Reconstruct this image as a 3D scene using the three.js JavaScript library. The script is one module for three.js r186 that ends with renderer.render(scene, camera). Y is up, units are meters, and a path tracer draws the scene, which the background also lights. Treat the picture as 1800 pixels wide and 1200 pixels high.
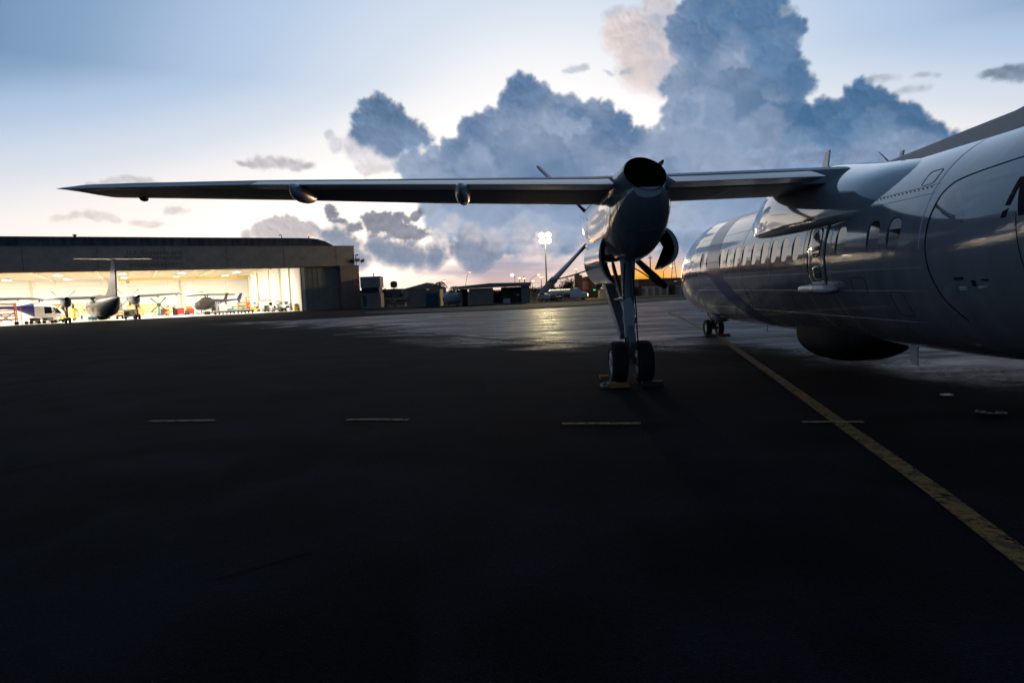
import * as THREE from 'three';
import { mergeGeometries, mergeVertices } from 'three/addons/utils/BufferGeometryUtils.js';
import { RoundedBoxGeometry } from 'three/addons/geometries/RoundedBoxGeometry.js';
import { RectAreaLightUniformsLib } from 'three/addons/lights/RectAreaLightUniformsLib.js';
import { FontLoader } from 'three/addons/loaders/FontLoader.js';
import { Brush, Evaluator, SUBTRACTION } from 'three-bvh-csg';

RectAreaLightUniformsLib.init();
const scene = new THREE.Scene();
const renderer = new THREE.WebGLRenderer();
renderer.toneMapping = THREE.LinearToneMapping;
renderer.toneMappingExposure = 1;
renderer.shadowMap.enabled = true;

// ---------------------------------------------------------------- camera (wide lens, held slightly crooked)
const camera = new THREE.PerspectiveCamera(2 * Math.atan(600 / 1120) * 180 / Math.PI, 1024 / 682, 0.05, 4000);
camera.position.set(0, 1.56, 0);
camera.rotation.order = 'YXZ';
camera.rotation.set(-Math.atan(91.6 / 1120), 0, -0.0402);

// ---------------------------------------------------------------- seeded noise
function rng(seed) { let a = seed >>> 0; return () => { a = (a + 0x6d2b79f5) | 0; let t = Math.imul(a ^ (a >>> 15), 1 | a); t = (t + Math.imul(t ^ (t >>> 7), 61 | t)) ^ t; return ((t ^ (t >>> 14)) >>> 0) / 4294967296; }; }
const R0 = rng(7), LAT = new Float32Array(65536).map(() => R0());
const hsh = (x, y) => LAT[((x * 157 + y * 2311) ^ (y * 71)) & 65535];
function vnoise(x, y) {
  const ix = Math.floor(x), iy = Math.floor(y), fx = x - ix, fy = y - iy, u = fx * fx * (3 - 2 * fx), v = fy * fy * (3 - 2 * fy);
  const a = hsh(ix, iy), b = hsh(ix + 1, iy), c = hsh(ix, iy + 1), d = hsh(ix + 1, iy + 1);
  return a + (b - a) * u + (c - a) * v + (a - b - c + d) * u * v;
}
function fbm(x, y, o = 4) { let s = 0, a = 0.5; for (let i = 0; i < o; i++) { s += a * vnoise(x, y); x = x * 2.03 + 17.3; y = y * 2.03 + 5.1; a *= 0.5; } return s / (1 - Math.pow(0.5, o)); }
function billow(x, y, o = 4) { let s = 0, a = 0.5; for (let i = 0; i < o; i++) { s += a * (1 - Math.abs(2 * vnoise(x, y) - 1)); x = x * 2.1 + 9.7; y = y * 2.1 + 3.3; a *= 0.5; } return s / (1 - Math.pow(0.5, o)); }
const clamp = (x, a = 0, b = 1) => Math.min(b, Math.max(a, x)), sst = (a, b, x) => { const t = clamp((x - a) / (b - a)); return t * t * (3 - 2 * t); }, mix = (a, b, t) => a + (b - a) * t;

// ---------------------------------------------------------------- sky: dusk air and cumulus, angles in degrees (azimuth from -z to the right, elevation)
const CLOUDS = {
  tower: [[19.56,20.89,2.87],[22.13,18.51,2.51],[16.64,19.91,2.55],[21.93,20.50,1.96],[20.38,15.91,3.59],[16.88,15.28,2.72],[23.17,15.71,1.91],[24.54,14.89,1.08],[18.79,12.45,4.51],[14.96,16.15,1.48],[15.16,14.38,1.60],[16.72,10.87,3.22],[21.66,12.55,3.07],[23.57,11.87,1.99],[19.42,9.25,5.08],[15.31,9.85,2.80],[23.77,9.24,2.67]],
  veil: [[10.82,20.37,1.92],[12.19,18.36,2.23],[13.19,20.54,2.27],[10.12,21.26,1.06],[14.06,17.53,2.37],[15.47,18.42,2.54]],
  right: [[28.80,13.31,1.30],[27.84,12.33,1.49],[29.76,12.03,1.63],[26.85,11.43,1.95],[30.88,10.84,1.96],[32.16,10.24,1.46],[33.41,9.64,0.96],[34.71,9.71,0.43],[29.01,9.67,3.61],[25.84,10.51,2.59],[31.99,8.84,2.47],[35.62,9.57,0.35],[34.11,8.86,1.20],[25.85,13.04,0.67]],
  middle: [[1.63,16.81,1.38],[1.07,15.40,1.55],[3.33,15.75,1.54],[5.03,14.98,1.55],[6.28,15.13,0.90],[6.98,13.95,1.84],[8.70,14.28,1.36],[10.25,13.85,0.91],[1.72,13.09,2.92],[-1.49,14.04,1.48],[-2.83,14.08,1.01],[3.67,11.59,4.41],[8.63,11.77,2.92],[11.53,11.09,2.06],[12.99,11.89,1.29],[-1.84,11.82,2.62],[-4.83,11.99,1.32],[-5.90,10.50,2.20],[-7.87,10.54,1.62],[-1.44,9.42,4.40],[6.07,9.09,4.39],[11.49,9.22,2.86]],
  left: [[-10.58,15.89,0.89],[-11.40,15.12,1.25],[-12.47,14.75,0.71],[-9.58,14.92,1.17],[-8.86,15.59,0.49],[-8.11,13.42,1.38],[-6.85,13.09,0.74],[-9.91,13.33,1.84],[-12.06,13.68,1.18]],
  leftlow: [[-13.09,12.31,1.19],[-11.22,11.73,1.58],[-9.26,11.95,1.40],[-14.48,12.61,0.64],[-15.00,13.28,0.40],[-12.22,11.03,1.03]],
  under: [[-4.09,6.59,3.07],[-1.11,5.50,2.79],[1.98,6.86,3.17],[-6.05,7.38,1.96],[5.99,6.67,3.06],[9.97,6.93,2.68],[15.23,5.63,3.37],[19.39,6.27,2.81],[23.76,7.25,3.16],[4.42,4.52,2.00],[0.37,4.45,1.50]],
  ragged: [[-11.76,6.58,0.72],[-10.56,6.17,0.97],[-9.61,5.66,0.98],[-8.54,5.34,0.89],[-7.57,5.02,0.54],[-12.46,6.97,0.38],[-15.06,7.14,0.57],[-14.39,6.57,0.38],[-13.37,6.07,0.53],[-10.05,6.55,0.58],[-7.82,6.79,0.44]],
  low: [[-11.55,4.24,1.18],[-10.45,3.72,1.28],[-9.24,3.39,1.39],[-8.02,2.95,1.10],[-6.77,2.96,1.00],[-6.51,3.30,1.10],[-3.72,3.60,1.50],[-2.22,3.15,1.31],[-2.75,2.76,1.31],[-14.96,4.90,1.16],[-15.78,5.29,0.67],[-14.07,3.91,1.26],[-13.16,3.16,0.98]],
  hump: [[-19.96,5.81,1.03],[-19.03,6.27,0.70],[-18.23,6.08,0.66],[-17.00,5.88,0.62],[-21.08,5.54,0.74],[-17.72,5.51,0.95],[-19.09,5.33,1.41],[-22.18,5.36,0.46]],
  streak: [[-21.34,11.19,0.35],[-20.25,11.31,0.45],[-19.14,11.25,0.45],[-18.03,11.14,0.45],[-16.99,11.08,0.32],[-21.99,11.16,0.26]],
  streak2: [[-32.36,9.08,0.20],[-31.28,9.10,0.33],[-30.17,9.15,0.38],[-29.03,9.16,0.34],[-28.27,9.15,0.21]],
  wisp: [[-34.81,6.58,0.20],[-33.79,6.58,0.29],[-32.74,6.52,0.33],[-32.01,6.71,0.33],[-31.30,6.52,0.21],[-29.63,6.42,0.30],[-28.68,6.31,0.30],[-27.03,7.29,0.26]],
  dark: [[36.53,13.47,0.33],[37.17,13.41,0.40],[37.80,13.20,0.47],[38.57,12.99,0.47],[39.32,12.86,0.36]],
  specks: [[29.93,14.51,0.28],[30.48,14.45,0.27],[31.77,13.47,0.31],[32.38,13.36,0.27],[32.47,14.38,0.23],[33.35,14.24,0.15],[6.13,18.01,0.30],[7.11,17.90,0.26],[10.74,17.60,0.30],[23.82,20.33,0.34],[9.05,17.71,0.17]],
};
function buildSky() {
  const W = 4096, H = 2048, data = new Uint16Array(W * H * 4), half = THREE.DataUtils.toHalfFloat, one = half(1);
  const base = new Float32Array(W * H * 3);
  const STOPS = [[0, 2.0, 1.9, 1.78], [7, 1.32, 1.27, 1.22], [13, 0.97, 0.965, 0.98], [20, 0.68, 0.76, 0.875], [29, 0.45, 0.585, 0.79], [38, 0.235, 0.37, 0.56], [47, 0.115, 0.205, 0.345], [60, 0.075, 0.14, 0.24], [90, 0.046, 0.088, 0.158], [190, 0.025, 0.05, 0.095]];
  const ramp = (t, o) => { let i = 0; while (i < STOPS.length - 2 && t > STOPS[i + 1][0]) i++; const a = STOPS[i], b = STOPS[i + 1], f = sst(0, 1, (t - a[0]) / (b[0] - a[0])) * 0.4 + 0.6 * clamp((t - a[0]) / (b[0] - a[0])); for (let c = 0; c < 3; c++) o[c] = mix(a[c + 1], b[c + 1], f); };
  const o = [0, 0, 0];
  for (let r = H / 2; r < H; r++) {
    const el = ((r + 0.5) / H - 0.5) * 180;
    for (let c = 0; c < W; c++) {
      let az = ((c + 0.5) / W - 0.5) * 360 + 90; if (az > 180) az -= 360;   // atan2(z, x) -> angle right of -z
      const da = az - 4, sc = Math.min(0.98, 0.25 + 0.0024 * el * Math.abs(el)) * Math.cos(el * Math.PI / 180 * 0.9);
      ramp(Math.hypot(da * sc, (el - 6) * 1.12), o);
      // warm band over the horizon, strongest round the place where the sun went down
      const w = Math.exp(-Math.pow(Math.max(0, el) / 10, 2)) * Math.exp(-Math.pow(da / 62, 2));
      o[0] *= 1 + 0.13 * w; o[1] *= 1 - 0.06 * w; o[2] *= 1 - 0.19 * w;
      const g = Math.exp(-Math.pow((az - 12.2) / 3.4, 2) - Math.pow((el - 0.6) / 1.5, 2)), g2 = Math.exp(-Math.pow((az - 11) / 13, 2) - Math.pow((el - 0.6) / 2.6, 2));
      { const k = 1 / (1 + 1.9 * g); o[0] *= k; o[1] *= k; o[2] *= k; }
      o[0] += 0.55 * g + 0.04 * g2; o[1] += 0.14 * g - 0.08 * g2; o[2] += -0.22 * g - 0.16 * g2;
      const i = (r * W + c) * 3; for (let k = 0; k < 3; k++) base[i + k] = Math.max(0.004, o[k]);
    }
  }
  // group: [edge softness, noise scale, noise amount, opacity, colour at the top, colour low down, top and foot elevation, rim light]
  const KIND = {
    veil: [0.5, 0.85, 0.75, 0.86, [0.36, 0.42, 0.56], [0.72, 0.62, 0.60], 22, 16.5, 0.3],
    tower: [0.16, 0.62, 0.62, 0.985, [0.092, 0.19, 0.35], [0.27, 0.35, 0.50], 20, 8, 0.9],
    right: [0.13, 0.7, 0.6, 0.985, [0.066, 0.16, 0.31], [0.20, 0.30, 0.455], 13, 7, 0.8],
    middle: [0.18, 0.62, 0.62, 0.97, [0.088, 0.178, 0.335], [0.30, 0.38, 0.53], 17, 8, 0.9],
    leftlow: [0.7, 0.9, 0.7, 0.62, [0.44, 0.46, 0.56], [0.62, 0.60, 0.66], 13.5, 10.5, 0.4],
    left: [0.16, 0.75, 0.6, 0.97, [0.085, 0.165, 0.295], [0.18, 0.27, 0.42], 16, 12, 0.8],
    under: [0.6, 0.6, 0.85, 0.86, [0.135, 0.26, 0.45], [0.17, 0.285, 0.46], 9, 3, 0.2],
    ragged: [0.55, 1.5, 1.25, 0.92, [0.15, 0.185, 0.26], [0.19, 0.22, 0.30], 7, 4.5, 0.25],
    low: [0.4, 1.0, 0.75, 0.9, [0.145, 0.205, 0.315], [0.22, 0.27, 0.38], 5.2, 2.2, 0.35],
    hump: [0.3, 1.0, 0.6, 0.85, [0.44, 0.42, 0.46], [0.6, 0.55, 0.55], 6.6, 4.5, 0.1],
    streak: [0.9, 1.5, 0.9, 0.75, [0.38, 0.38, 0.43], [0.45, 0.43, 0.47], 12, 10.5, 0],
    streak2: [0.9, 1.5, 0.9, 0.6, [0.5, 0.48, 0.5], [0.55, 0.5, 0.5], 10, 8, 0],
    wisp: [1.0, 1.6, 1.0, 0.45, [0.5, 0.44, 0.44], [0.55, 0.47, 0.45], 7.5, 6, 0],
    dark: [0.8, 1.5, 0.9, 0.85, [0.13, 0.19, 0.27], [0.17, 0.23, 0.32], 14, 12.5, 0],
    specks: [0.9, 1.8, 1.0, 0.6, [0.33, 0.40, 0.50], [0.45, 0.47, 0.53], 18, 12, 0],
  };
  const col = (az) => Math.round(((((az - 90) / 360 + 0.5) % 1 + 1) % 1) * W), row = (el) => Math.round((el / 180 + 0.5) * H);
  function paint(blobs, k, seed, wide = 1) {
    const [soft, ns, na, op, top, low, eTop, eLow, rim] = k;
    let a0 = 1e9, a1 = -1e9, e0 = 1e9, e1 = -1e9;
    for (const [a, e, r] of blobs) { a0 = Math.min(a0, a - r * 1.9 * wide); a1 = Math.max(a1, a + r * 1.9 * wide); e0 = Math.min(e0, e - r * 1.7); e1 = Math.max(e1, e + r * 1.7); }
    e0 = Math.max(0.02, e0);
    const rr = 1 / wide;
    const field = (az, el) => { let s = 0; for (const [a, e, r] of blobs) { const dx = (az - a) * rr, dy = el - e, q = 1 - Math.sqrt(dx * dx + dy * dy) / r; if (q > -0.9) { const v = Math.exp(13 * q); s += v; } } return s > 0 ? Math.log(s) / 13 : -1; };
    for (let r = row(e0); r <= row(e1); r++) {
      const el = ((r + 0.5) / H - 0.5) * 180;
      for (let az = a0; az <= a1; az += 360 / W) {
        const c = col(az) % W;
        const wx = (fbm(az * 0.55 + seed, el * 0.55, 3) - 0.5) * 1.1 * na, wy = (fbm(az * 0.55 + seed + 40, el * 0.55 + 11, 3) - 0.5) * 1.1 * na;
        const f0 = field(az + wx, el + wy);
        if (f0 < -0.85) continue;
        const b = billow(az * ns + seed, el * ns, 5), fine = fbm(az * ns * 5 + seed, el * ns * 5, 4);
        const f = f0 + na * (0.62 * (b - 0.62) + 0.42 * (fine - 0.5));
        const al = sst(-soft * 0.5, soft * 0.5, f) * op * sst(0.0, 1.4, el);
        if (al <= 0.001) continue;
        const t = clamp((eTop - el) / (eTop - eLow) + (fbm(az * 0.33 + seed, el * 0.42 + 3, 4) - 0.5) * 1.5);
        const lump = (billow(az * ns * 0.9 + seed + 5, (el + 0.22) * ns * 0.9, 4) - billow(az * ns * 0.9 + seed + 5, (el - 0.22) * ns * 0.9, 4));
        const tone = 1 + clamp(lump * 0.75, -0.22, 0.30) + (fine - 0.5) * 0.16;
        const edge = rim * Math.exp(-Math.pow(f / 0.11, 2)) * 0.42;
        const i = (r * W + c) * 3;
        for (let q = 0; q < 3; q++) { let v = mix(top[q], low[q], t) * tone; v = mix(v, base[i + q], edge); base[i + q] = mix(base[i + q], v, al); }
      }
    }
  }
  // heaped cumulus: every blob carries smaller knobs, those smaller ones again, all on the upper and outer side
  function heap(blobs, k, seed, tint = 1, lift = 0, knob = 1) {
    const [, , , op, top, low, eTop, eLow, rim] = k, r0 = rng(Math.round(seed * 7)), all = [];
    const grow = (a, e, r, lv) => {
      all.push([a, e, r, lv]); if (lv === 2 || r < 0.2) return;
      const n = lv === 0 ? 15 : 8;
      for (let i = 0; i < n; i++) { const t = -0.5 + r0() * 4.15, q = r * (0.20 + 0.24 * r0()) * knob, d = r * (0.80 + 0.16 * r0()); grow(a + Math.cos(t) * d, e + Math.sin(t) * d * 0.95, q, lv + 1); }
    };
    for (const [a, e, r] of blobs) grow(a, e, r * 0.88, 0);
    let a0 = 1e9, a1 = -1e9, e0 = 1e9, e1 = -1e9; for (const [a, e, r] of all) { a0 = Math.min(a0, a - r - 0.5); a1 = Math.max(a1, a + r + 0.5); e0 = Math.min(e0, e - r - 0.5); e1 = Math.max(e1, e + r + 0.5); }
    const ac = (a0 + a1) / 2, aw = (a1 - a0) / 2;
    for (let r = row(Math.max(0.02, e0)); r <= row(e1); r++) {
      const el = ((r + 0.5) / H - 0.5) * 180, near = all.filter(([, e, q]) => Math.abs(e - el) < q + 0.45);
      if (!near.length) continue;
      for (let az = a0; az <= a1; az += 360 / W) {
        const wx = az + (fbm(az * 1.5 + seed, el * 1.5, 4) - 0.5) * 0.55, wy = el + (fbm(az * 1.5 + seed + 30, el * 1.5 + 9, 4) - 0.5) * 0.55;
        let best = -9, sh = 0, sw = 0;
        for (const [a, e, q, lv] of near) { const dx = wx - a; if (dx > q + 0.3 || dx < -q - 0.3) continue; const dy = wy - e, d = Math.sqrt(dx * dx + dy * dy), s = q - d; if (s > best) best = s; if (s > -0.1) { const w = (s + 0.1) * (lv === 0 ? 0.25 : 1) / q; sw += w; sh += w * (dx * -0.55 + dy * -0.6) / q; } }
        if (best < -0.22) continue;
        const hz = sst(eTop, eLow, el), soft = 0.11 + 0.17 * hz + (k[0] > 0.3 ? 0.3 : 0);
        const al = sst(-soft, soft, best + (fbm(az * 9 + seed, el * 9, 2) - 0.5) * 0.10) * op * sst(0, 1.2, el);
        if (al <= 0.002) continue;
        const n1 = fbm(az * 0.22 + seed, el * 0.30 + 3, 3), n2 = fbm(az * 1.3 + seed, el * 1.5 + 7, 4);
        const t = clamp((eTop - el) / (eTop - eLow) * 0.8 + (n1 - 0.5) * 2.8 + 0.1 + lift + clamp((ac - az) / aw, -1, 1) * 0.38);
        const tone = tint * (1 + (sw ? clamp(sh / sw, -0.8, 0.8) * 0.30 * (1 - 0.5 * hz) : 0) + (n2 - 0.5) * 0.15);
        const edge = rim * Math.exp(-Math.pow((best - 0.02) / 0.13, 2)) * 0.36;
        const c = col(az) % W, i = (r * W + c) * 3;
        for (let q = 0; q < 3; q++) { let v = mix(top[q], low[q], t) * tone; v = mix(v, base[i + q], edge); base[i + q] = mix(base[i + q], v, al); }
      }
    }
  }
  // far heaps first, nearer and lower ones over them, so that their outlines show inside the bank
  function bank(blobs, k, seed) {
    const r1 = rng(Math.round(seed * 11)), order = [...blobs].sort((a, b) => b[1] - a[1]), n = blobs.length > 10 ? 4 : 2;
    heap(blobs, k, seed, 1, 0);
    for (let i = 0; i < n; i++) { const part = order.filter((_, j) => j % n === i && j > 1).map(([a, e, r]) => [a + (r1() - 0.5) * r * 0.5, e - r * (0.30 + 0.25 * r1()), r * (0.62 + 0.25 * r1())]); if (part.length) { const kk = [...k]; kk[3] = 0.42 + 0.22 * r1(); kk[8] = 0; heap(part, kk, seed + 5 + i * 3.3, 0.88 + 0.32 * r1(), 0.25 * r1()); } }
  }
  const rnd = rng(21);
  // the same kind of clouds go on round the horizon outside the frame, darker away from the afterglow
  for (let n = 0; n < 26; n++) {
    const az = 52 + n * 10.2 + rnd() * 6, h = 3 + rnd() * 6, d = clamp(1 - Math.abs(((az + 180) % 360) - 180 - 5) / 120, 0.1, 1), blobs = [];
    for (let j = 0; j < 9; j++) { const u = rnd(); blobs.push([az + (u - 0.5) * 13, h * (0.25 + 0.75 * rnd() * (1 - Math.abs(u - 0.5))), 1 + rnd() * 1.5]); }
    const s = 0.2 + 0.6 * d; paint(blobs, [0.3, 0.6, 0.65, 0.9, [0.10 * s, 0.19 * s, 0.34 * s], [0.13 * s, 0.22 * s, 0.37 * s], h + 2, 1, 0.3], n * 13.7);
  }
  // a low grey-mauve layer in front of the far sky on the right
  {
    for (let r = row(0.02); r < row(7.5); r++) {
      const el = ((r + 0.5) / H - 0.5) * 180;
      for (let az = -30; az < 75; az += 360 / W) {
        const c = col(az) % W, i = (r * W + c) * 3, n = fbm(az * 0.2 + 3, el * 1.1, 4);
        const g = Math.exp(-Math.pow((az - 12.2) / 6.5, 2) - Math.pow((el - 0.5) / 1.35, 2));
        let a = sst(-9, 5, az + n * 10) * sst(5.6, 2.9, el + (n - 0.5) * 2.4) * (0.50 + 0.7 * (n - 0.25)); a = clamp(a * 1.25, 0, 0.93) * (1 - 0.93 * g);
        const tint = [mix(0.37, 0.62, sst(2.2, 0.4, el)), mix(0.35, 0.44, sst(2.2, 0.4, el)), mix(0.46, 0.42, sst(2.2, 0.4, el))];
        for (let q = 0; q < 3; q++) base[i + q] = mix(base[i + q], tint[q], a);
      }
    }
  }
  let sd = 3.1;
  for (const name of ['veil', 'leftlow', 'under', 'middle', 'tower', 'right', 'left', 'hump', 'low', 'ragged', 'streak', 'streak2', 'wisp', 'dark', 'specks']) ['veil', 'tower', 'right', 'middle', 'left', 'low', 'hump'].includes(name) ? bank(CLOUDS[name], KIND[name], sd += 31.7) : paint(CLOUDS[name], KIND[name], sd += 31.7, name.startsWith('streak') || name === 'dark' || name === 'wisp' || name === 'specks' ? 2.2 : name === 'ragged' ? 1.6 : 1);
  // soft paler billows low on the big bank
  paint([[8.6, 10.2, 1.0], [9.8, 9.7, 1.1], [12, 9.6, 0.8], [21.5, 9.6, 1.2], [23.5, 9.2, 1.3], [25.5, 9.4, 1.1], [31.5, 9.2, 1.3], [33, 8.8, 1.1], [28.5, 8.6, 1.3], [17, 9.3, 1.1]], [0.8, 0.9, 0.9, 0.5, [0.30, 0.37, 0.52], [0.27, 0.35, 0.52], 11, 7, 0], 611);
  paint([[-3, 4.9, 0.9], [-1.2, 4.3, 1.0], [1.4, 4.0, 1.2], [-5, 6, 0.9], [3.6, 3.9, 1.0], [-6.2, 5.3, 0.7]], [1.0, 0.7, 0.9, 0.55, [0.62, 0.60, 0.63], [0.55, 0.52, 0.58], 6, 3, 0], 733);
  for (let i = 0; i < W * H; i++) { for (let k = 0; k < 3; k++) data[i * 4 + k] = half(i < W * H / 2 ? 0.03 : base[i * 3 + k]); data[i * 4 + 3] = one; }
  const t = new THREE.DataTexture(data, W, H, THREE.RGBAFormat, THREE.HalfFloatType);
  t.mapping = THREE.EquirectangularReflectionMapping; t.magFilter = THREE.LinearFilter; t.minFilter = THREE.LinearFilter; t.colorSpace = THREE.LinearSRGBColorSpace; t.needsUpdate = true;
  return t;
}
scene.background = buildSky();
scene.environment = scene.background;

// ---------------------------------------------------------------- the sun, at the horizon behind the cloud bank
const sun = new THREE.DirectionalLight(0xffa869, 0.03);
sun.position.set(Math.sin(12.2 * Math.PI / 180) * 300, 9, -Math.cos(12.2 * Math.PI / 180) * 300);
sun.castShadow = true; sun.shadow.radius = 6;
Object.assign(sun.shadow.camera, { left: -120, right: 120, top: 60, bottom: -20, near: 1, far: 700 });
scene.add(sun, sun.target);


// ---------------------------------------------------------------- helpers
const V = (x, y, z) => new THREE.Vector3(x, y, z), lin = (r, g, b) => new THREE.Color().setRGB(r, g, b), deg = (a) => a * Math.PI / 180;
const used = {};
function numbered(n) { const k = used[n] = (used[n] ?? -1) + 1; return k ? n + '_' + String(k).padStart(3, '0') : n; }
function tag(o, label, category, group, kind) { if (label) o.userData.label = label; if (category) o.userData.category = category; if (group) o.userData.group = group; if (kind) o.userData.kind = kind; return o; }
function thing(name, label, category, pos = [0, 0, 0], turn = 0, group, scale = 1) { const g = new THREE.Group(); g.name = numbered(name); g.position.set(...pos); g.rotation.y = turn; g.scale.setScalar(scale); scene.add(g); return tag(g, label, category, group); }
// uv in metres, from the plane that each corner's normal faces most
function metres(g, s = 1) {
  if (g.index) g = g.toNonIndexed();
  const p = g.attributes.position, n = p.count, uv = new Float32Array(n * 2), a = V(), b = V(), c = V();
  for (let i = 0; i < n; i += 3) {
    a.fromBufferAttribute(p, i); b.fromBufferAttribute(p, i + 1).sub(a); c.fromBufferAttribute(p, i + 2).sub(a); b.cross(c);
    const x = Math.abs(b.x), y = Math.abs(b.y), z = Math.abs(b.z);
    for (let k = i; k < i + 3; k++) { const X = p.getX(k), Y = p.getY(k), Z = p.getZ(k); uv[k * 2] = (x > y && x > z ? Z : X) * s; uv[k * 2 + 1] = (y >= x && y >= z ? Z : Y) * s; }
  }
  g.setAttribute('uv', new THREE.BufferAttribute(uv, 2)); return g;
}
const clean = (g) => { g = g.index ? g.toNonIndexed() : g; for (const k of Object.keys(g.attributes)) if (!['position', 'normal', 'uv'].includes(k)) g.deleteAttribute(k); if (!g.attributes.normal) g.computeVertexNormals(); if (!g.attributes.uv) g.setAttribute('uv', new THREE.BufferAttribute(new Float32Array(g.attributes.position.count * 2), 2)); return g; };
function merge(list, uv = true) { list = [].concat(list); const g = list.length > 1 ? mergeGeometries(list.map(clean)) : clean(list[0]); return uv ? metres(g) : g; }
function part(parent, name, geos, mat, label) { const m = new THREE.Mesh(merge(geos), mat); m.name = name; m.castShadow = m.receiveShadow = true; if (label) m.userData.label = label; parent.add(m); return m; }
function raw(parent, name, geo, mat, label) { const m = new THREE.Mesh(geo, mat); m.name = parent === scene ? numbered(name) : name; m.castShadow = m.receiveShadow = true; if (label) m.userData.label = label; parent.add(m); return m; }
function single(name, geos, mat, label, category, group, kind) { const m = new THREE.Mesh(merge(geos), mat); m.name = numbered(name); m.castShadow = m.receiveShadow = true; scene.add(m); return tag(m, label, category, group, kind); }
const place = (g, x = 0, y = 0, z = 0, rx = 0, ry = 0, rz = 0) => { if (rx || ry || rz) g.applyMatrix4(new THREE.Matrix4().makeRotationFromEuler(new THREE.Euler(rx, ry, rz))); return g.translate(x, y, z); };
const box = (w, h, d, x, y, z, rx, ry, rz) => place(new THREE.BoxGeometry(w, h, d), x, y, z, rx, ry, rz);
const rbox = (w, h, d, r, x, y, z, rx, ry, rz) => place(new RoundedBoxGeometry(w, h, d, 2, Math.min(r, w / 2.01, h / 2.01, d / 2.01)), x, y, z, rx, ry, rz);
const cyl = (r1, r2, h, x, y, z, rx, ry, rz, n = 16) => place(new THREE.CylinderGeometry(r1, r2, h, n), x, y, z, rx, ry, rz);
const ball = (r, x, y, z, sx = 1, sy = 1, sz = 1, n = 16) => new THREE.SphereGeometry(r, n, Math.max(6, n * 0.7 | 0)).scale(sx, sy, sz).translate(x, y, z);
function rod(a, b, r1, r2 = r1, n = 8) { const A = V(...a), B = V(...b), d = B.clone().sub(A), g = new THREE.CylinderGeometry(r2, r1, d.length(), n); g.applyQuaternion(new THREE.Quaternion().setFromUnitVectors(V(0, 1, 0), d.normalize())); return g.translate((A.x + B.x) / 2, (A.y + B.y) / 2, (A.z + B.z) / 2); }
function beam(a, b, w, h) { const A = V(...a), B = V(...b), d = B.clone().sub(A), g = new THREE.BoxGeometry(w, h, d.length()), m = new THREE.Matrix4().lookAt(B, A, V(0, 1, 0.001)); g.applyMatrix4(m); return g.translate((A.x + B.x) / 2, (A.y + B.y) / 2, (A.z + B.z) / 2); }
const tube = (pts, r, n = 24, k = 6) => new THREE.TubeGeometry(new THREE.CatmullRomCurve3(pts.map((p) => V(...p))), n, r, k);
const lathe = (pts, n = 24) => new THREE.LatheGeometry(pts.map((p) => new THREE.Vector2(...p)), n);
const prism = (pts, depth, bevel = 0) => new THREE.ExtrudeGeometry(new THREE.Shape(pts.map((p) => new THREE.Vector2(...p))), { depth, bevelEnabled: bevel > 0, bevelSize: bevel, bevelThickness: bevel, bevelSegments: 2, curveSegments: 12 });
// skin over rings of points (each ring closed), with end caps
function loft(rings, caps = true, closed = true) {
  const n = rings[0].length, pos = [], idx = [], uv = [];
  let len = 0, per = 0.01; for (const r of rings) { let q = 0; r.forEach((p, j) => { q += V(...p).distanceTo(V(...r[(j + 1) % n])); }); per = Math.max(per, q); }
  rings.forEach((r, i) => { if (i) len += V(...r[0]).distanceTo(V(...rings[i - 1][0])); r.forEach((p, j) => { pos.push(...p); uv.push(len, j / n * per); }); });
  for (let i = 0; i < rings.length - 1; i++) for (let j = 0; j < (closed ? n : n - 1); j++) { const a = i * n + j, b = i * n + (j + 1) % n, c = a + n, d = b + n; idx.push(a, c, b, b, c, d); }
  const g = new THREE.BufferGeometry();
  if (caps && closed) for (const [k, flip] of [[0, false], [rings.length - 1, true]]) { const m = [0, 0, 0], r = rings[k]; r.forEach((p) => { m[0] += p[0] / n; m[1] += p[1] / n; m[2] += p[2] / n; }); const at = pos.length / 3; r.forEach((p) => { pos.push(...p); uv.push(0, 0); }); pos.push(...m); uv.push(0, 0); for (let j = 0; j < n; j++) { const a = at + j, b = at + (j + 1) % n; flip ? idx.push(a, at + n, b) : idx.push(a, b, at + n); } }
  g.setAttribute('position', new THREE.BufferAttribute(new Float32Array(pos), 3)); g.setAttribute('uv', new THREE.BufferAttribute(new Float32Array(uv), 2)); g.setIndex(idx);
  // the side of the skin that is outside
  g.computeBoundingBox(); g.computeVertexNormals();
  let s = 0; { const p = g.attributes.position, q = [V(), V(), V()]; for (let i = 0; i < idx.length; i += 3) { for (let k = 0; k < 3; k++) q[k].fromBufferAttribute(p, idx[i + k]); s += q[0].dot(q[1].clone().cross(q[2])); } }
  if (s < 0) { for (let i = 0; i < idx.length; i += 3) [idx[i], idx[i + 1]] = [idx[i + 1], idx[i]]; g.setIndex(idx); g.computeVertexNormals(); }
  return g;
}
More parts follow.
